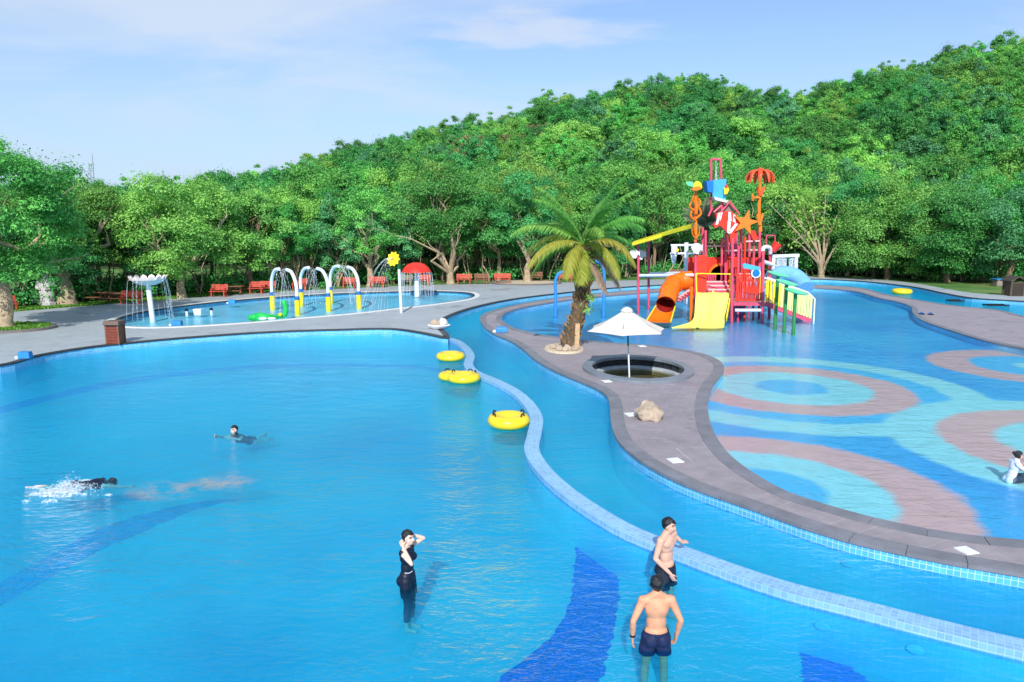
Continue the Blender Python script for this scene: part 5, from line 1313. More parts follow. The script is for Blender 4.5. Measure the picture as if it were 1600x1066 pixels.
for px_, yt_, Y_ in ((1128, 372, 46.2), (1147, 366, 46.9), (1164, 370, 44.6), (1178, 376, 45.2), (1154, 384, 44.2)): post(px_, yt_, Y_, .07, M_pink if px_ != 1164 else M_red)
for (xa, ya_), (xb, yb_), Y_ in (((1102, 385), (1144, 384), 46.8), ((1134, 392), (1187, 391), 46.2), ((1144, 378), (1187, 377), 45.9)): MB().tube([Q(xa, ya_, Y_), Q(xb, yb_, Y_)], .05, 8).build('cross_rail', M_pale, tw, smooth=True)
# solid red panels beside the slides
for (xa, ya_, xb, yb_, Y) in ((1088, 399, 1103.5, 456, 44.75), (1075.5, 402, 1087, 434, 46.2), (1104, 402, 1133, 440, 47.4), (1145, 402, 1157, 418, 45.9)):
    p, q = Q(xa, ya_, Y), Q(xb, yb_, Y); MB().box(((p.x + q.x) / 2, Y, (p.z + q.z) / 2), (q.x - p.x, .09, p.z - q.z)).build('red_panel', M_red, tw, bevel=.02)
p = Q(1124, 430, 47.2); MB().lathe([(.75, -.12), (.75, .1), (.6, .1), (.6, -.12)], p, 20, rot=Matrix.Rotation(R(90), 3, 'X')).build('tube_mouth', M_org, tw, smooth=True)
MB().tube([Q(1088, 427.5, 44.5), Q(1144, 428.5, 43.6)], .035, 8).build('thin_rail', M_ylip, tw, smooth=True)
post(1141, 427, 44.2, .05, M_ylip, P1, 'thin_post'); post(1087.5, 427, 44.4, .05, M_ylip, P1, 'thin_post')
# double lemon slide
L0, L1 = Q(1088.5, 457.5, 44.5), Q(1142, 457.5, 44.5); z_top = L0.z
prof = [(0, z_top), (.35, z_top - .1), (1.2, z_top * .52), (2.0, z_top * .2 + .05), (2.7, .16), (4.3, .1)]
pp = crom([Vector((0, y, z)) for y, z in prof], False, 5); wid = L1.x - L0.x; n_ = len(pp)
sl_ = MB()
for lane in range(2):
    mb = MB(); V = []; cs = [(0, .2), (.04, .2), (.06, .03), (.5, 0), (.94, .03), (.96, .2), (1, .2)]
    for i, p in enumerate(pp):
        f = i / (n_ - 1); yy = 44.5 - p.y; xl = np.interp(p.y, [0, 2.2, 2.8, 4.3], [11.15, 10.55, 10.2, 8.75]); xr = np.interp(p.y, [0, 2.2, 2.8, 4.3], [13.24, 12.3, 12.15, 11.7])
        for u, h in cs: V.append(Vector((xl + (xr - xl) * (lane + u) / 2, yy, p.z + h * (1 - .75 * max(0, (f - .6) / .4)))))
    m_ = len(cs); fs = [(i * m_ + j, i * m_ + j + 1, (i + 1) * m_ + j + 1, (i + 1) * m_ + j) for i in range(n_ - 1) for j in range(m_ - 1)]
    mb.add(V, fs).build('slide_lane', M_lem, tw, smooth=True)
mb = MB(); 
MB().beam(Vector((13.28, 44.5, z_top + .02)), Vector((12.42, 42.3, .32)), .07, .26).build('slide_side', M_ylip, tw)
# orange tube slide
tpth = crom([Q(1086, 437, 45.4), Q(1068, 439, 45.6), Q(1055, 443, 45.4), Q(1047, 453, 44.6), Q(1043, 465, 43.7), Q(1040, 476, 43.0)], False, 6)
MB().tube(tpth, [.56] * len(tpth), 20, caps=False).build('tube_slide', M_org, tw, smooth=True)
MB().tube([p + Vector((0, 0, 0)) for p in tpth], [.5] * len(tpth), 20, caps=False).build('tube_lining', M_inside, tw, smooth=True)
for k in (6, 13, 20): 
    d = (tpth[k + 1] - tpth[k - 1]).normalized() * .05; MB().tube([tpth[k] - d, tpth[k] + d], .61, 20).build('tube_flange', M_org, tw, smooth=True)
e = tpth[-1]; ed = (tpth[-1] - tpth[-2]).normalized(); fo = [e + Vector((0, 0, -.1)), e + Vector((-.35, -.8, -.55)), e + Vector((-.7, -1.6, -.78))]
fo = crom(fo, False, 5); mb = MB(); V = []; sd = Vector((.9, -.35, 0)).normalized()
for i, p in enumerate(fo):
    f = i / (len(fo) - 1); hh = .42 * (1 - f) + .12; 
    for k in range(9):
        a = math.pi + math.pi * k / 8; V.append(Vector((p.x, p.y, max(p.z, .32))) + sd * math.cos(a) * (.56 + .12 * f) + Vector((0, 0, math.sin(a) * hh * .7)))
m_ = 9; mb.add(V, [(i * m_ + j, i * m_ + j + 1, (i + 1) * m_ + j + 1, (i + 1) * m_ + j) for i in range(len(fo) - 1) for j in range(m_ - 1)]).build('tube_run_out', M_org, tw, smooth=True)
MB().beam(V[0], V[(len(fo) - 1) * 9], .06, .09).build('run_out_rim', M_ylip, tw); MB().beam(V[8], V[(len(fo) - 1) * 9 + 8], .06, .09).build('run_out_rim', M_ylip, tw)
for s0, s1 in (((1060, 466, 44.9), (1087, 447, 45.4)), ((1058, 471, 44.6), (1086, 455, 45.0))): MB().beam(Q(*s0), Q(*s1), .1, .14).build('stair_stringer', M_pale, tw)
for k in range(6): 
    c = Q(1059, 469, 44.8).lerp(Q(1086, 451, 45.2), k / 6); MB().box(c, (.3, .9, .05)).build('stair_tread', M_pink, tw)
post(1080.5, 448, 44.4, .11, M_org, -.1, 'orange_support')
# tipping bucket with its frame
bY = 46.4
fr_ = [Q(1111.5, 330, bY), Q(1111, 249, bY), Q(1126, 249.5, bY), Q(1127, 280, bY)]
MB().tube([fr_[0], fr_[1]], .07, 8).build('bucket_frame', M_pink, tw, smooth=True); MB().tube([fr_[1], fr_[2]], .07, 8).build('bucket_frame', M_pink, tw, smooth=True); MB().tube([fr_[2], fr_[3]], .07, 8).build('bucket_frame', M_pink, tw, smooth=True)
MB().tube([Q(1118.5, 250, bY), Q(1119, 281, bY + .2)], [.02, .09], 8).build('water_stream', M_jet, tw)
def quad_px(pts, Y, th, name, m, parent=None): return MB().prism([Q(x, y, Y) for x, y in pts], (0, th, 0)).build(name, m, parent or tw)
bk = MB(); t_ = [Q(1112, 282, bY - .55), Q(1135, 279.5, bY - .55), Q(1135, 279.5, bY + .75), Q(1112, 282, bY + .75)]; u_ = [Q(1113.5, 307, bY - .35), Q(1134, 313, bY - .35), Q(1134, 313, bY + .5), Q(1113.5, 307, bY + .5)]
bk.add(t_ + u_, [(0, 1, 5, 4), (1, 2, 6, 5), (2, 3, 7, 6), (3, 0, 4, 7), (4, 5, 6, 7)]); bko = bk.build('bucket', M_sky, tw)
quad_px([(1101, 283.5), (1111.5, 282.5), (1111.5, 302), (1103, 300)], bY - .2, .9, 'bucket_side', M_skyd, tw)
quad_px([(1113, 308), (1135, 314), (1133, 317), (1116, 313)], bY - .3, .7, 'bucket_base', M_metal_white, tw)
quad_px([(1131, 293), (1137, 291), (1139, 297), (1136, 303), (1131.5, 304)], bY - .65, .05, 'bucket_badge', M_ylip, bko); quad_px([(1132.5, 289.5), (1136, 288.5), (1137, 293), (1133, 294)], bY - .7, .06, 'bucket_badge', M_rpaint, bko)
for (xa, ya_), (xb, yb_) in (((1114, 299), (1130, 319)), ((1130, 319), (1115, 332)), ((1139, 314), (1155, 335)), ((1128, 322), (1127, 345)), ((1113, 325), (1107, 338)), ((1140, 315), (1124, 335))):
    MB().tube([Q(xa, ya_, bY - .3), Q(xb, yb_, bY - .3)], .065, 8).build('bucket_strut', M_pink, tw, smooth=True)
quad_px([(1127, 322), (1138, 317), (1146, 327), (1134, 342), (1126, 336)], bY + .2, .5, 'splash_plate', M_bgrey)
# striped fish panel under the bucket
fish = quad_px([(1117, 334), (1127, 331), (1140, 330), (1152, 338), (1155, 352), (1149, 367), (1146, 380), (1140, 379), (1139, 366), (1130, 358), (1124, 352), (1116, 357), (1114, 352), (1119, 345)], 44.9, .35, 'fish_panel', M_red)
for pl in ([(1122, 333), (1126, 332), (1122, 350), (1118, 352)], [(1138, 331), (1142, 332), (1143, 346), (1138, 345)], [(1146, 334), (1149, 337), (1149, 349), (1145, 346)], [(1137, 345), (1142, 347), (1140, 366), (1136, 363)], [(1149, 349), (1153, 350), (1142, 365), (1139, 362)], [(1127, 332), (1129, 332), (1126, 344), (1124, 345)]):
    quad_px(pl, 44.7, .04, 'white_stripe', M_metal_white, fish)
# starfish
sc0 = Q(1165, 348, 44.6); st = []
for k in range(10):
    a = R(78 + 36 * k); r_ = .78 if k % 2 == 0 else .3; st.append(sc0 + Vector((math.cos(a) * r_ * 1.05, 0, math.sin(a) * r_)))
sf_ = MB().prism(st, (0, .16, 0)).build('starfish', M_orgd, tw, bevel=.02); quad_px([(1170, 362), (1178, 360), (1184, 373), (1176, 376)], 44.7, .3, 'red_fin', M_red)
# orange seaweed post with leaf and flower on top
def coral(px, y0, y1, Y, amp, seed):
    rs = random.Random(seed); a, b_ = Q(px, y0, Y), Q(px, y1, Y); q = [a.lerp(b_, k / 6) + Vector((rs.uniform(-.04, .04), 0, 0)) for k in range(7)]
    return q
q = coral(1087, 378, 296, 44.6, .1, 1); MB().tube(q, .085, 8).build('ornament_post', M_orgd, tw, smooth=True)
for (x0_, y0_), (x1_, y1_), (x2_, y2_), r_ in (((1087, 373), (1082, 366), (1081, 355), .07), ((1087, 373), (1092, 366), (1093, 354), .07), ((1087, 369), (1085, 362), (1084.5, 352), .06), ((1087, 345), (1079, 338), (1082, 328), .12), ((1087, 342), (1095, 334), (1091, 322), .13), ((1087, 330), (1078, 324), (1081, 314), .12), ((1087, 326), (1094, 318), (1090, 309), .13), ((1087, 318), (1082, 312), (1085, 304), .1), ((1087, 335), (1088, 322), (1087, 312), .2)):
    pth = crom([Q(x0_, y0_, 44.5), Q(x1_, y1_, 44.5), Q(x2_, y2_, 44.5)], False, 4); MB().tube(pth, [r_] * 6 + [r_ * .9, r_ * .75, r_ * .5], 8, flat=.6).build('seaweed_branch', M_orgd, tw, smooth=True)
lf = [(1086, 290), (1081, 292), (1075, 290), (1071, 286), (1074, 284), (1081, 284)]; quad_px(lf, 44.4, .12, 'green_leaf', M_lily)
quad_px([(1083, 293), (1085, 285), (1090, 283), (1095, 286), (1097, 293), (1094, 297), (1088, 294)], 44.3, .14, 'yellow_blossom', M_ylip); quad_px([(1079, 296), (1085, 292), (1092, 291), (1096, 295), (1089, 298), (1083, 298)], 44.2, .2, 'orange_blossom', M_orgd)
# orange palm post
q = coral(1187, 362, 275, 46, .05, 2); MB().tube(q, [.12, .1, .1, .1, .095, .09, .09], 8).build('ornament_post', M_orgd, tw, smooth=True)
pc = Q(1188, 271, 46); M_coralred = mat('coral_red_paint', S(238, 88, 46), .5, .15, 4)
for k in range(9):
    a = 2 * math.pi * k / 9 + .2; d = Vector((math.cos(a), math.sin(a), 0)); pth = crom([pc + Vector((0, 0, .12)), pc + d * .4 + Vector((0, 0, .16)), pc + d * .75 + Vector((0, 0, -.1)), pc + d * .84 + Vector((0, 0, -.6))], False, 4)
    MB().tube(pth, [.07, .11, .13, .14, .14, .14, .13, .13, .12, .11, .1, .08, .04], 8, flat=.45).build('palm_leaf', M_coralred, tw, smooth=True)
MB().lathe([(.32, -.1), (.26, .12), (.12, .3), (.0001, .36)], pc, 12).build('palm_crown', M_coralred, tw, smooth=True)
for (xa, ya_), (xb, yb_), r_, m_ in (((1188, 306), (1183, 293), .11, M_coralred), ((1188, 306), (1195, 292), .11, M_coralred), ((1187, 309), (1176, 309), .08, M_orgd), ((1177, 309), (1175, 303), .09, M_orgd), ((1177, 309), (1176, 314), .08, M_orgd), ((1187, 352), (1183, 335), .1, M_orgd), ((1187, 352), (1192, 334), .1, M_orgd)):
    MB().tube([Q(xa, ya_, 45.9), Q(xb, yb_, 45.9)], [r_, r_ * .7], 8).build('seaweed_branch', m_, tw, smooth=True)
# blue board, dial, small red pail, white U pipe
quad_px([(1160, 413), (1163, 411.5), (1187, 417), (1188, 421), (1183, 423), (1161, 419)], 43.5, .1, 'blue_board', M_sky)
p = Q(1181, 427, 43.5); MB().lathe([(.22, -.05), (.22, .05), (.0001, .06)], p, 16, rot=Matrix.Rotation(R(90), 3, 'X')).build('blue_dial', M_skyd, tw, smooth=True); MB().lathe([(.22, -.04), (.29, -.04), (.29, .04), (.22, .04)], p, 16, rot=Matrix.Rotation(R(90), 3, 'X')).build('dial_rim', M_metal_white, tw, smooth=True)
up = crom([Q(1192, 394, 44.6), Q(1192.5, 388, 44.6), Q(1198, 386, 44.8), Q(1203, 388, 45), Q(1203.5, 396, 45.2)], False, 4); MB().tube(up, .12, 10).build('white_pipe', M_metal_white, tw, smooth=True)
MB().tube([Q(1193, 409, 44.6), Q(1208, 414, 45.2)], .12, 10).build('white_pipe', M_metal_white, tw, smooth=True); MB().tube([Q(1208, 404, 45.2), Q(1208, 420, 45.2)], .08, 10).build('white_pipe', M_metal_white, tw, smooth=True)
rot = Euler((0, R(35), 0)).to_matrix(); MB().lathe([(.2, -.28), (.3, .28), (.27, .28), (.18, -.24)], Q(1211, 387, 45.4), 14, rot=rot).build('red_pail', M_rpaint, tw, smooth=True)
for s in (((1197.5, 384), (1197.5, 368)), ((1197.5, 368), (1211, 368)), ((1211, 368), (1211, 380))): MB().tube([Q(*s[0], 45.4), Q(*s[1], 45.4)], .035, 6).build('pail_frame', M_pink, tw, smooth=True)
# ramp with pale fences on the right
ra, rb_ = Q(1196, 470, 44.0), Q(1267, 502, 43.4); ra.z = P2; rb_.z = .12
for dy in (0, 1.5): MB().beam(ra + Vector((0, dy, 0)), rb_ + Vector((0, dy, 0)), .08, .28).build('ramp_stringer', M_pink, tw)
for k in range(9): MB().box(ra.lerp(rb_, (k + .5) / 9) + Vector((0, .75, .05)), (.34, 1.45, .05)).build('ramp_tread', M_pale, tw)
hh = 1.35
for dy, nn in ((-.06, 16), (1.56, 12)):
    for k in range(nn):
        f = (k + .5) / nn; c = ra.lerp(rb_, f) + Vector((0, dy, .12)); m_ = M_ylip if k < 5 else M_fence
        MB().box(c + Vector((0, 0, hh / 2)), ((rb_.x - ra.x) / nn * (.55 if k < 4 else .86), .05, hh)).build('fence_slat', m_, tw)
    pth = [ra + Vector((0, dy, hh + .2)), ra.lerp(rb_, .9) + Vector((0, dy, hh + .22)), rb_ + Vector((.12, dy, hh - .05)), rb_ + Vector((.14, dy, -.2))]
    MB().tube(pth, .05, 8).build('fence_rail', M_metal_white, tw, smooth=True)
# blue chute curling behind the ramp
cp = crom([Q(1205, 433, 46.6), Q(1222, 428, 46.9), Q(1240, 431, 47.0), Q(1252, 440, 46.6), Q(1259, 451, 46.0)], False, 6)
MB().tube(cp, [.5 + .02 * i / len(cp) for i in range(len(cp))], 18, caps=True).build('blue_chute', mat('pale_blue_fibreglass', S(120, 184, 232), .35, .08), tw, smooth=True)
# ---- lily pads standing in front of the ramp
for (bx, by, yt), lab in (((1211, 510, 430), 'green lily pad stand nearest the tower, the highest one'), ((1225, 515, 443), 'middle one of three green lily pad stands'), ((1239.5, 518, 457), 'lowest green lily pad stand farthest from the tower')):
    c = P(bx, by, .1); zt = Q(bx, yt, c.y).z; t = thing('lily_pad_stand', lab, 'lily pad stand', (c.x, c.y, -.1), 'green lily pad stands')
    MB().tube([Vector((c.x, c.y, -.1)), Vector((c.x, c.y, zt - .04))], .095, 10).build('stalk', M_stalk, t, smooth=True)
    MB().lathe([(.0001, -.05), (.3, -.04), (.56, .02), (.6, .07), (.5, .07), (.0001, .0)], Vector((c.x, c.y, zt)), 20, sx=1.0, sy=.9, rot=Euler((R(10), R(12), 0)).to_matrix()).build('pad', M_lily, t, smooth=True)
# ---- white sprinkler frame and water curtain beyond the tower
c = P(1076, 446, .1); t = thing('sprinkler_frame', 'white pipe frame with plaques behind the tube slide', 'sprinkler', (c.x, c.y, -.1)); Y = 55
MB().tube([Vector((Q(1072.5, 440, Y).x, Y, -.1)), Q(1072.5, 379, Y)], .16, 12).build('upright', M_metal_white, t, smooth=True)
for (xa, ya_), (xb, yb_) in (((1048, 383.5), (1094, 383)), ((1047, 396.5), (1094, 396))): MB().tube([Q(xa, ya_, Y), Q(xb, yb_, Y)], .085, 10).build('cross_pipe', M_metal_white, t, smooth=True)
quad_px([(1049, 385), (1058, 385), (1059, 393), (1055, 397), (1049, 395)], Y - .2, .1, 'plaque', M_metal_white, t); quad_px([(1048, 399), (1057, 398), (1056, 408), (1053, 414), (1049, 408)], Y - .2, .1, 'plaque', M_metal_white, t); quad_px([(1058, 388), (1061, 390), (1059, 394), (1056, 393)], Y - .3, .08, 'yellow_spot', M_ylip, t)
quad_px([(1092, 384), (1096, 384), (1096, 396), (1092, 396)], Y - .1, .3, 'control_box', M_bgrey, t)
c = P(1244, 447, DZ); Y = 57.5; t = thing('water_curtain_gate', 'white beam on posts dropping a curtain of water behind the tower', 'water curtain', (Q(1228, 445, Y).x, Y, -.1))
MB().beam(Q(1207, 400.5, Y), Q(1248, 399, Y), .3, .22).build('beam', M_metal_white, t)
for x in (1244, 1209): 
    a = Q(x, 400, Y); MB().tube([Vector((a.x, Y, -.1)), a], .14, 10).build('upright', M_metal_white, t, smooth=True)
mb = MB(); a, b_ = Q(1208, 401, Y), Q(1247, 400, Y)
for k in range(95):
    p = a.lerp(b_, random.random()) + Vector((0, random.uniform(-.1, .1), 0)); mb.tube([p, p + Vector((random.gauss(0, .04), random.gauss(-.1, .05), -1.2)), Vector((p.x + random.gauss(0, .06), p.y - .25, .1))], [.02, .03, .035], 5)
mb.build('falling_water', M_jet, t, smooth=True)
# grey fan palm half hidden behind the tower
fp = Vector((Q(1101, 400, 49.5).x, 49.5, -.1)); t = thing('fan_palm', 'grey green fan palm standing just behind the tower', 'palm', fp)
tz = Q(1101, 352, 49.5).z
MB().tube(wobbly((0, 0, 0), (0, 0, tz + .1), 6, .02), [.2, .18, .17, .17, .17, .18, .2], 10).build('trunk', M_bark_dark, t, smooth=True, world=False)
random.seed(8)
for k in range(22):
    a = random.uniform(0, 6.28); el = random.uniform(.2, 1.5); frond(t, (0, 0, tz + .1), a, el, random.uniform(1.5, 2.1), random.uniform(.3, .9), F_fan, 22, .6)

# ------------------------------------------------------------------ people
def skin_mat(name, col):
    m, nt, out = nodes(name)
    co = N(nt, 'ShaderNodeTexCoord').outputs['Object']
    n1 = N(nt, 'ShaderNodeTexNoise', i_Vector=co, i_Scale=9.0, i_Detail=5.0)
    c = RAMP(nt, n1.outputs['Fac'], [(0.3, tuple(q * .82 for q in col[:3]) + (1,)), (0.7, tuple(min(1, q * 1.1) for q in col[:3]) + (1,))])
    b = N(nt, 'ShaderNodeBsdfPrincipled', i_Base_Color=c, i_Roughness=0.58)
    b.inputs['Subsurface Weight'].default_value = 0.15; b.inputs['Subsurface Radius'].default_value = (.02, .008, .004)
    nt.links.new(b.outputs[0], out.inputs[0]); return m
SK_A = skin_mat('fair_skin', S(232, 178, 152)); SK_B = skin_mat('tanned_skin', S(230, 164, 126)); SK_C = skin_mat('pale_skin', S(238, 200, 180))
M_eye = mat('dark_eyes', S(30, 22, 20), .3, .1); M_lip = mat('lips', S(176, 92, 88), .5, .1)
M_hair = mat('wet_black_hair', S(20, 18, 20), .28, .3, 30, .5, 90, spec=.6)
M_short = mat('navy_shorts', S(24, 36, 74), .7, .25, 8, .4, 30); M_short2 = mat('patterned_dark_shorts', S(30, 36, 52), .7, .6, 22, .3, 30); M_suit = mat('navy_swimsuit', S(16, 24, 46), .5, .25, 8, .2, 40); M_shirt = mat('white_shirt', S(226, 232, 240), .7, .06, 6, .3, 20)
M_band = mat('black_wristband', S(24, 26, 30), .5)
def person(name, label, loc, rz, J, skin, clothes=(), head_fwd=(0, 1, 0), hair='short', scale=1.0, vox=0.0105, hat=False, bun=False, female=False, hands=True):
    """J: joints in metres, facing +Y, +X is the figure's right side"""
    prims = []                                              # tag, a, b, ra, rb  or  tag, 'e', centre, radii, rot
    V3 = lambda p: Vector(p)
    cap = lambda tg, a, b, ra, rb: prims.append((tg, V3(a), V3(b), ra, rb))
    def ell(tg, c, r_, rot=None): prims.append((tg, 'e', V3(c), V3(r_), rot if rot is not None else Matrix.Identity(3)))
    pel, che, nck, hd = V3(J['pelvis']), V3(J['chest']), V3(J['neck']), V3(J['head'])
    up = (che - pel).normalized(); sh = (V3(J['rsh']) - V3(J['lsh'])).normalized(); fw = up.cross(sh).normalized(); sh = fw.cross(up).normalized() * 1.0
    TR = Matrix((sh, fw, up)).transposed(); k = .9 if female else 1.0
    ell('torso', che + up * .03, (.158 * k, .105, .175), TR); ell('torso', pel.lerp(che, .5), (.13 * k, .092, .17), TR); ell('torso', pel + up * .02, (.155, .112, .125), TR)
    ell('torso', che + up * .09 + fw * .012, (.165 * k, .088, .09), TR)
    if female:
        for s_ in (-1, 1): ell('torso', che + fw * .075 + sh * s_ * .065 + up * .0, (.06, .06, .065), TR)
        for s_ in (-1, 1): ell('torso', pel - fw * .06 + sh * s_ * .07 - up * .05, (.085, .085, .09), TR)
    else:
        for s_ in (-1, 1): ell('torso', che + fw * .06 + sh * s_ * .075 + up * .06, (.085, .045, .065), TR); ell('torso', pel - fw * .06 + sh * s_ * .07 - up * .05, (.08, .075, .08), TR)
    cap('torso', J['lsh'], J['rsh'], .062 * k, .062 * k); cap('torso', V3(J['rsh']) - up * .02, nck + up * .03, .05 * k, .052); cap('torso', V3(J['lsh']) - up * .02, nck + up * .03, .05 * k, .052)
    cap('neck', nck - up * .03, hd - Vector((0, 0, .06)), .058 * k, .052 * k)
    hf = Vector(head_fwd).normalized(); hr = hf.cross(Vector((0, 0, 1))).normalized(); hu = hr.cross(hf); HR = Matrix((hr, hf, hu)).transposed()
    H = lambda x, y, z: hd + HR @ Vector((x, y, z))
    ell('head', H(0, -.012, .025), (.076, .094, .092), HR); ell('head', H(0, .018, -.035), (.06, .07, .085), HR); ell('head', H(0, .045, -.085), (.034, .035, .03), HR)
    cap('head', H(0, .088, .012), H(0, .108, -.028), .009, .014); ell('head', H(0, .07, .035), (.055, .025, .018), HR)
    for s_ in (-1, 1): ell('head', H(s_ * .077, -.008, -.01), (.012, .022, .034), HR); ell('head', H(s_ * .042, .058, -.03), (.022, .022, .02), HR)
    ell('head', H(0, .082, -.06), (.024, .014, .013), HR)
    for s_, c in ((1, 'r'), (-1, 'l')):
        a, e, w = V3(J[c + 'sh']), V3(J[c + 'el']), V3(J[c + 'wr']); q = .82 if female else 1.0
        cap(c + 'arm', a, a.lerp(e, .5), .056 * q, .05 * q); cap(c + 'arm', a.lerp(e, .5), e, .05 * q, .038 * q); cap(c + 'arm', e, e.lerp(w, .35), .039 * q, .041 * q); cap(c + 'arm', e.lerp(w, .35), w, .041 * q, .027 * q)
        if hands:
            d = (Vector(J[c + 'hd']) if c + 'hd' in J else (w - e)).normalized(); pn = Vector(J.get(c + 'pn', (-s_, 0, 0))).normalized(); sd = d.cross(pn).normalized(); pn = sd.cross(d)
            PR = Matrix((sd, pn, d)).transposed(); ell(c + 'arm', w + d * .05, (.041, .017, .055), PR)
            tside = 1 if sd.dot(fw + Vector((0, 0, .3))) > 0 else -1
            for i, (o, l) in enumerate(((.03, .07), (.0105, .08), (-.0105, .075), (-.03, .058))):
                b0 = w + d * .092 + sd * o * tside; b1 = b0 + (d * .9 + pn * .25 + sd * tside * o * 1.2).normalized() * l * .55; b2 = b1 + (d * .7 + pn * .65).normalized() * l * .5
                cap(c + 'arm', b0 - d * .02, b1, .0105, .0098); cap(c + 'arm', b1, b2, .0098, .008)
            b0 = w + d * .025 + sd * tside * .032; b1 = b0 + (sd * tside * .75 + d * .65 + pn * .2).normalized() * .04; cap(c + 'arm', b0, b1, .0135, .011); cap(c + 'arm', b1, b1 + (d * .9 + sd * tside * .25 + pn * .2).normalized() * .035, .011, .009)
        h, kn, an = V3(J[c + 'hip']), V3(J[c + 'kn']), V3(J[c + 'an'])
        cap(c + 'leg', h, h.lerp(kn, .5), .09, .076); cap(c + 'leg', h.lerp(kn, .5), kn, .076, .053); cap(c + 'leg', kn, kn.lerp(an, .35), .054, .056); cap(c + 'leg', kn.lerp(an, .35), an, .056, .035)
        ft = V3(J.get(c + 'toe', an + fw * .17 - Vector((0, 0, .04)))); cap(c + 'leg', an - Vector((0, 0, .03)), ft, .036, .024)
    mb = MB()
    for p in prims:
        if p[1] == 'e': mb.ball(p[2], tuple(p[3]), 16, 12, rot=p[4])
        else:
            _, a, b, ra, rb = p; d = (b - a); L = max(d.length, 1e-4); rot = d.to_track_quat('Z', 'Y').to_matrix(); prof = []
            for i in range(5): t_ = -math.pi / 2 + math.pi / 2 * i / 4; prof.append((max(ra * math.cos(t_), 1e-6), ra * math.sin(t_)))
            for i in range(5): t_ = math.pi / 2 * i / 4; prof.append((max(rb * math.cos(t_), 1e-6), L + rb * math.sin(t_)))
            mb.lathe(prof, a, 12, rot=rot)
    tmp = mb.build('tmp_body', skin, None, world=False)
    md = tmp.modifiers.new('r', 'REMESH'); md.mode = 'VOXEL'; md.voxel_size = vox
    ms = tmp.modifiers.new('s', 'SMOOTH'); ms.iterations = 3; ms.factor = .5
    dg = bpy.context.evaluated_depsgraph_get(); me = bpy.data.meshes.new_from_object(tmp.evaluated_get(dg)); bpy.data.objects.remove(tmp)
    n = len(me.vertices); co = np.empty(n * 3, np.float32); me.vertices.foreach_get('co', co); co = co.reshape(-1, 3).astype(float)
    nr = np.empty(n * 3, np.float32); me.vertices.foreach_get('normal', nr); nr = nr.reshape(-1, 3).astype(float)
    best = np.full(n, 1e9); tg = np.zeros(n, int); names = ['torso', 'neck', 'head', 'rarm', 'larm', 'rleg', 'lleg']
    for p in prims:
        if p[1] == 'e':
            q = (co - np.array(p[2])) @ np.array(p[4]); r_ = np.array(p[3]); d = (np.linalg.norm(q / r_, axis=1) - 1) * r_.min()
        else:
            a, b = np.array(p[1]), np.array(p[2]); ab = b - a; t_ = np.clip(((co - a) @ ab) / max(ab @ ab, 1e-9), 0, 1); d = np.linalg.norm(co - a - t_[:, None] * ab, axis=1) - (p[3] + (p[4] - p[3]) * t_)
        m_ = d < best; best[m_] = d[m_]; tg[m_] = names.index(p[0])
    hl = (co - np.array(hd)) @ np.array(HR)
    ishead = (tg == 2)
    root = thing(name, label, 'person', loc); root.rotation_euler = (0, 0, rz); root.scale = (scale,) * 3
    me.materials.clear()
    for mm in (skin, M_eye, M_lip): me.materials.append(mm)
    nf = len(me.polygons); lv = np.empty(len(me.loops), np.int32); me.loops.foreach_get('vertex_index', lv)
    ls = np.empty(nf, np.int32); me.polygons.foreach_get('loop_start', ls); lt = np.empty(nf, np.int32); me.polygons.foreach_get('loop_total', lt)
    faces = [lv[s:s + t_] for s, t_ in zip(ls, lt)]; f0 = np.array([f[0] for f in faces])
    fc = np.array([hl[f].mean(0) for f in faces]); fh = ishead[f0]; mi = np.zeros(nf, np.int32)
    eye = fh & (np.abs(np.abs(fc[:, 0]) - .033) < .014) & (np.abs(fc[:, 2] - .012) < .008) & (fc[:, 1] > .05); brow = fh & (np.abs(np.abs(fc[:, 0]) - .034) < .02) & (np.abs(fc[:, 2] - .036) < .0055) & (fc[:, 1] > .045)
    lip = fh & (np.abs(fc[:, 0]) < .024) & (np.abs(fc[:, 2] + .06) < .008) & (fc[:, 1] > .06)
    mi[eye | brow] = 1; mi[lip] = 2
    me.polygons.foreach_set('material_index', mi); me.polygons.foreach_set('use_smooth', [True] * nf); me.name = 'body'
    o = link('body', me, root)
    def layer(nm, mask, off, m, solid=0.0):
        keep = [f for f, a in zip(faces, mask) if a]
        if not keep: return
        ids = np.unique(np.concatenate(keep)); mp = {int(v): i for i, v in enumerate(ids)}
        vv = co[ids] + nr[ids] * (off if np.isscalar(off) else off[ids][:, None]); mm = bpy.data.meshes.new(nm)
        mm.from_pydata(vv.tolist(), [], [[mp[int(v)] for v in f] for f in keep]); mm.materials.append(m); mm.polygons.foreach_set('use_smooth', [True] * len(mm.polygons)); 
        return link(nm, mm, root)
    fx, fy, fz = fc[:, 0], fc[:, 1], fc[:, 2]
    line = .062 - .02 * np.cos(fx * 40) + np.where(fy < .045, -(.045 - fy) * 1.25, 0)
    if hair == 'long': hm_ = (fh | (tg[f0] == 1)) & ((fz > line) | ((fy < .0) & (fz > -.19))) & ((fy < .055) | (fz > .05))
    else: hm_ = fh & (fz > np.maximum(line, -.075)) 
    thick = np.where(hl[:, 2] > .03, .017, .011) + .004 * np.sin(hl[:, 0] * 90) * np.sin(hl[:, 1] * 70)
    layer('hair', hm_, thick, M_hair)
    if bun: MB().ball(H(0, -.125, .05), (.045, .045, .05)).build('hair_bun', M_hair, root, smooth=True, world=False)
    pos = np.array([co[f].mean(0) for f in faces]); ft_ = tg[f0]
    for nm, fn, off, m in clothes: layer(nm, fn(pos, ft_, names), off(co) if callable(off) else off, m)
    return root
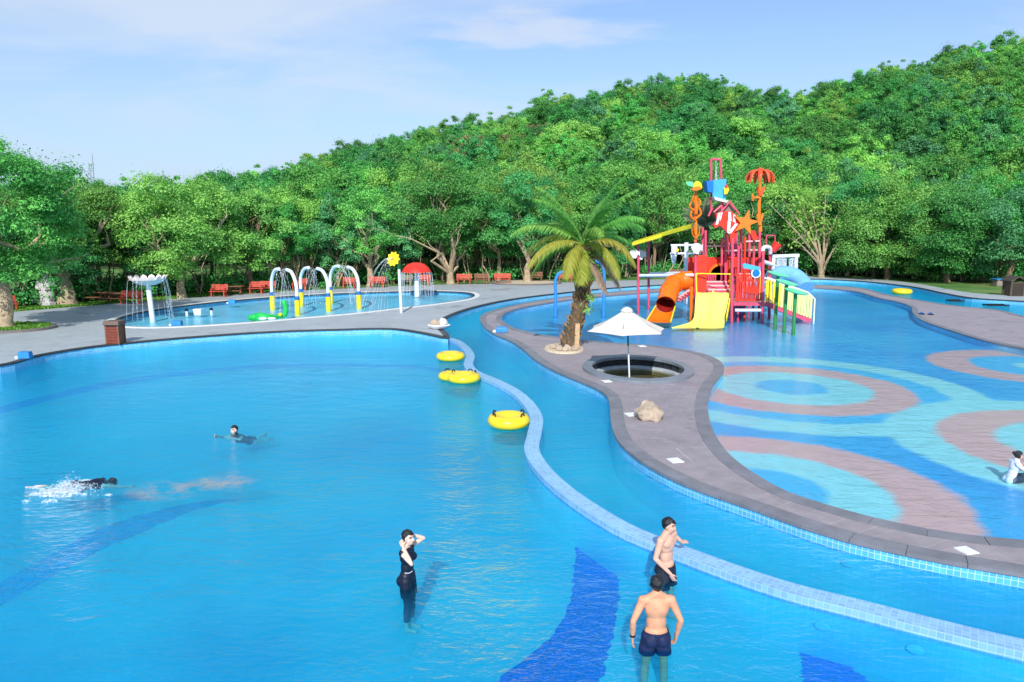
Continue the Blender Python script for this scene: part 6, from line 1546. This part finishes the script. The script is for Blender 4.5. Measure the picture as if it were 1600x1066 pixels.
def stand(h=0):
    return dict(pelvis=(0, 0, .94), chest=(0, .0, 1.27), neck=(0, -.005, 1.47), head=(0, .02, 1.605), rsh=(.182, 0, 1.405), lsh=(-.182, 0, 1.405), rhip=(.09, 0, .9), lhip=(-.09, 0, .9), rkn=(.12, .03, .5), lkn=(-.12, .03, .5), ran=(.14, -.01, .09), lan=(-.14, -.01, .09),
                rel=(.27, -.05, 1.13), lel=(-.27, -.05, 1.13), rwr=(.26, .03, .89), lwr=(-.26, .03, .89))
legs = lambda t: (t == 5) | (t == 6)
shorts = lambda z0, z1: (lambda p, t, n: ((t == 0) & (p[:, 2] < z1)) | (legs(t) & (p[:, 2] > z0) & (p[:, 2] < z1)))
loose = lambda co: np.where(co[:, 2] < .9, .012 + (.9 - co[:, 2]) * .1, .012) + .003 * np.sin(co[:, 0] * 60 + co[:, 2] * 25)
FLOOR = -.8
# man seen from behind, nearest the viewer
J = stand(); J.update(rel=(.30, -.06, 1.15), lel=(-.31, -.06, 1.15), rwr=(.275, .02, .905), lwr=(-.30, .0, .89))
b = P(1024, 1012, 0); b.z = FLOOR
m2 = person('person', 'bare backed man in navy shorts seen from behind in the pool', b, R(2), J, SK_B, [('shorts', shorts(.68, .99), loose, M_short)], (0.05, 1, -.05), scale=1.075)
MB().lathe([(.036, -.014), (.036, .014), (.031, .014), (.031, -.014)], Vector((-.302, -.008, .925)), 14).build('wristband', M_band, m2, smooth=True, world=False)
# man standing at the ledge
b = P(1040, 903, 0); b.z = FLOOR; rz = R(-132)
loc_of = lambda w: Matrix.Rotation(-rz, 3, 'Z') @ (Vector(w) - b)
hand = loc_of(P(1070, 862, .16)); J = stand(); s0 = Vector(J['lsh']); dv = hand - s0
if dv.length > .55: hand = s0 + dv.normalized() * .55
el = s0.lerp(hand, .5) + Vector((-.03, -.12, .02))
J.update(rel=(.27, -.03, 1.14), rwr=(.17, .17, .93), rhd=(-.25, .35, -.8), lel=tuple(el), lwr=tuple(hand), lhd=tuple((hand - s0) * Vector((1, 1, 0))), lpn=(0, 0, -1), head=(.01, .03, 1.6))
person('person', 'bare chested man in dark shorts with one hand on the ledge', b, rz, J, SK_A, [('shorts', shorts(.62, .97), loose, M_short2)], (-.3, .95, -.1), scale=1.08)
# woman with both hands at her head
b = P(637, 914, 0); b.z = FLOOR; J = stand()
J.update(rsh=(.155, .0, 1.40), lsh=(-.155, .0, 1.40), rel=(.25, .2, 1.29), rwr=(.13, .0, 1.5), rhd=(-.5, -.5, .35), rpn=(-.6, 0, -.3), lel=(-.27, .17, 1.5), lwr=(-.13, .0, 1.6), lhd=(.5, -.6, .1), lpn=(.4, .3, -.5), head=(0, .03, 1.6), rhip=(.08, 0, .9), lhip=(-.08, 0, .9), rkn=(.085, .03, .5), lkn=(-.085, .03, .5), ran=(.08, 0, .09), lan=(-.08, 0, .09))
dress = lambda p, t, n: ((t == 0) & (p[:, 2] < 1.45)) | (legs(t) & (p[:, 2] > .64))
w1 = person('person', 'woman in a dark swimsuit smoothing her hair with both hands', b, R(-108), J, SK_C, [('swimsuit', dress, lambda co: np.where(co[:, 2] < .95, .008 + (.95 - co[:, 2]) * .07, .007), M_suit), ('leggings', lambda p, t, n: legs(t) & (p[:, 2] < .7) & (p[:, 2] > .2), .006, M_suit)], (.15, 1, .05), 'long', 1.01, female=True)
MB().tube(crom([(.13, .02, 1.06), (.12, .09, 1.065), (.05, .115, 1.07)], False, 4), .006, 5).build('white_piping', M_shirt, w1, smooth=True, world=False)
# swimmer whose head and shoulders show
b = P(366, 676, 0); b.z = -.06
J = dict(pelvis=(0, -.52, -.32), chest=(0, -.22, -.16), neck=(0, -.06, -.03), head=(0, .0, .13), rsh=(.17, -.09, -.07), lsh=(-.17, -.09, -.07), rhip=(.085, -.56, -.34), lhip=(-.085, -.56, -.34), rkn=(.13, -.9, -.4), lkn=(-.12, -.9, -.42), ran=(.1, -1.25, -.3), lan=(-.15, -1.25, -.4), rel=(.3, .12, -.08), rwr=(.26, .34, .01), lel=(-.3, .1, -.07), lwr=(-.1, .2, -.03))
person('person', 'dark haired swimmer with only head and arms above water', b, R(155), J, SK_C, [('swimsuit', lambda p, t, n: (t == 0), .006, M_suit)], (0, 1, .05), 'long', 1.05, female=True)
# woman sitting in the splash pool
b = P(1580, 741, .1); b.z = -.1
J = dict(pelvis=(0, 0, .12), chest=(0, .06, .42), neck=(0, .09, .6), head=(0, .13, .735), rsh=(.155, .06, .54), lsh=(-.155, .06, .54), rhip=(.09, .04, .11), lhip=(-.09, .04, .11), rkn=(.13, .42, .17), lkn=(-.13, .42, .17), ran=(.1, .78, .07), lan=(-.1, .78, .07), rel=(.2, .22, .36), rwr=(.1, .36, .5), lel=(-.2, .22, .36), lwr=(-.1, .36, .5), rhd=(-.3, .5, .7), lhd=(.3, .5, .7))
person('person', 'woman in white shirt sitting in the splash pool at right', b, R(-95), J, SK_A, [('shirt', lambda p, t, n: ((t == 0)) | (((t == 3) | (t == 4)) & (p[:, 2] > .44) & (p[:, 1] < .2)), .012, M_shirt), ('trousers', lambda p, t, n: legs(t), .01, M_short)], (0, 1, -.15), 'long', .88, bun=True, female=True)
# crawl swimmer, face down, kicking up spray
b = P(148, 752, 0); b.z = -.06
J = dict(pelvis=(0, -.35, -.02), chest=(0, 0, .0), neck=(0, .2, -.02), head=(0, .33, -.03), rsh=(.18, .14, 0), lsh=(-.18, .14, 0), rhip=(.09, -.4, -.03), lhip=(-.09, -.4, -.03), rkn=(.11, -.8, -.1), lkn=(-.1, -.8, -.02), ran=(.1, -1.18, -.05), lan=(-.12, -1.18, .05), rel=(.24, .42, -.05), rwr=(.18, .68, -.1), lel=(-.3, -.05, -.12), lwr=(-.24, -.28, -.2), rtoe=(.1, -1.36, -.06), ltoe=(-.12, -1.36, .06))
person('person', 'crawl swimmer in dark top kicking up white spray', b, R(-68), J, SK_C, [('dark_top', lambda p, t, n: (t == 0), .008, M_suit)], (0, .35, -.94), 'short', 1.0)
random.seed(4)
M_spray, nt_, out_ = nodes('white_spray')
d_ = N(nt_, 'ShaderNodeBsdfPrincipled', i_Base_Color=S(232, 242, 248), i_Roughness=.3); tr_ = N(nt_, 'ShaderNodeBsdfTransparent')
n_ = N(nt_, 'ShaderNodeTexNoise', i_Vector=N(nt_, 'ShaderNodeTexCoord').outputs['Object'], i_Scale=22.0, i_Detail=4.0)
mx_ = N(nt_, 'ShaderNodeMixShader', i_0=RAMP(nt_, n_.outputs['Fac'], [(0.4, 0.1), (0.62, 0.75)])); nt_.links.new(tr_.outputs[0], mx_.inputs[1]); nt_.links.new(d_.outputs[0], mx_.inputs[2]); nt_.links.new(mx_.outputs[0], out_.inputs[0])
mb = MB(); c0 = P(108, 765, 0)
for k in range(1700):
    ang = random.uniform(0, 6.28); r_ = abs(random.gauss(0, .24)); p = c0 + Vector((math.cos(ang) * r_ * 1.3, math.sin(ang) * r_ * .8, max(.004, random.expovariate(14) * math.exp(-r_ * r_ * 5))))
    s_ = random.uniform(.003, .011); mb.ball(p, (s_ * random.uniform(1, 2.4), s_ * random.uniform(1, 1.6), s_), 5, 3)
for k in range(55):
    ang = random.uniform(0, 6.28); r_ = abs(random.gauss(0, .26)); p = c0 + Vector((math.cos(ang) * r_ * 1.6 - .15, math.sin(ang) * r_ - .12, -.004)); s_ = random.uniform(.03, .1)
    rock(mb, p, s_ * 1.8, s_, .02 + .03 * random.random(), k, 8, 5)
o = mb.build('spray', M_spray, None, smooth=True); tag(o, 'white spray thrown up by the crawl swimmer', 'spray', kind='stuff')
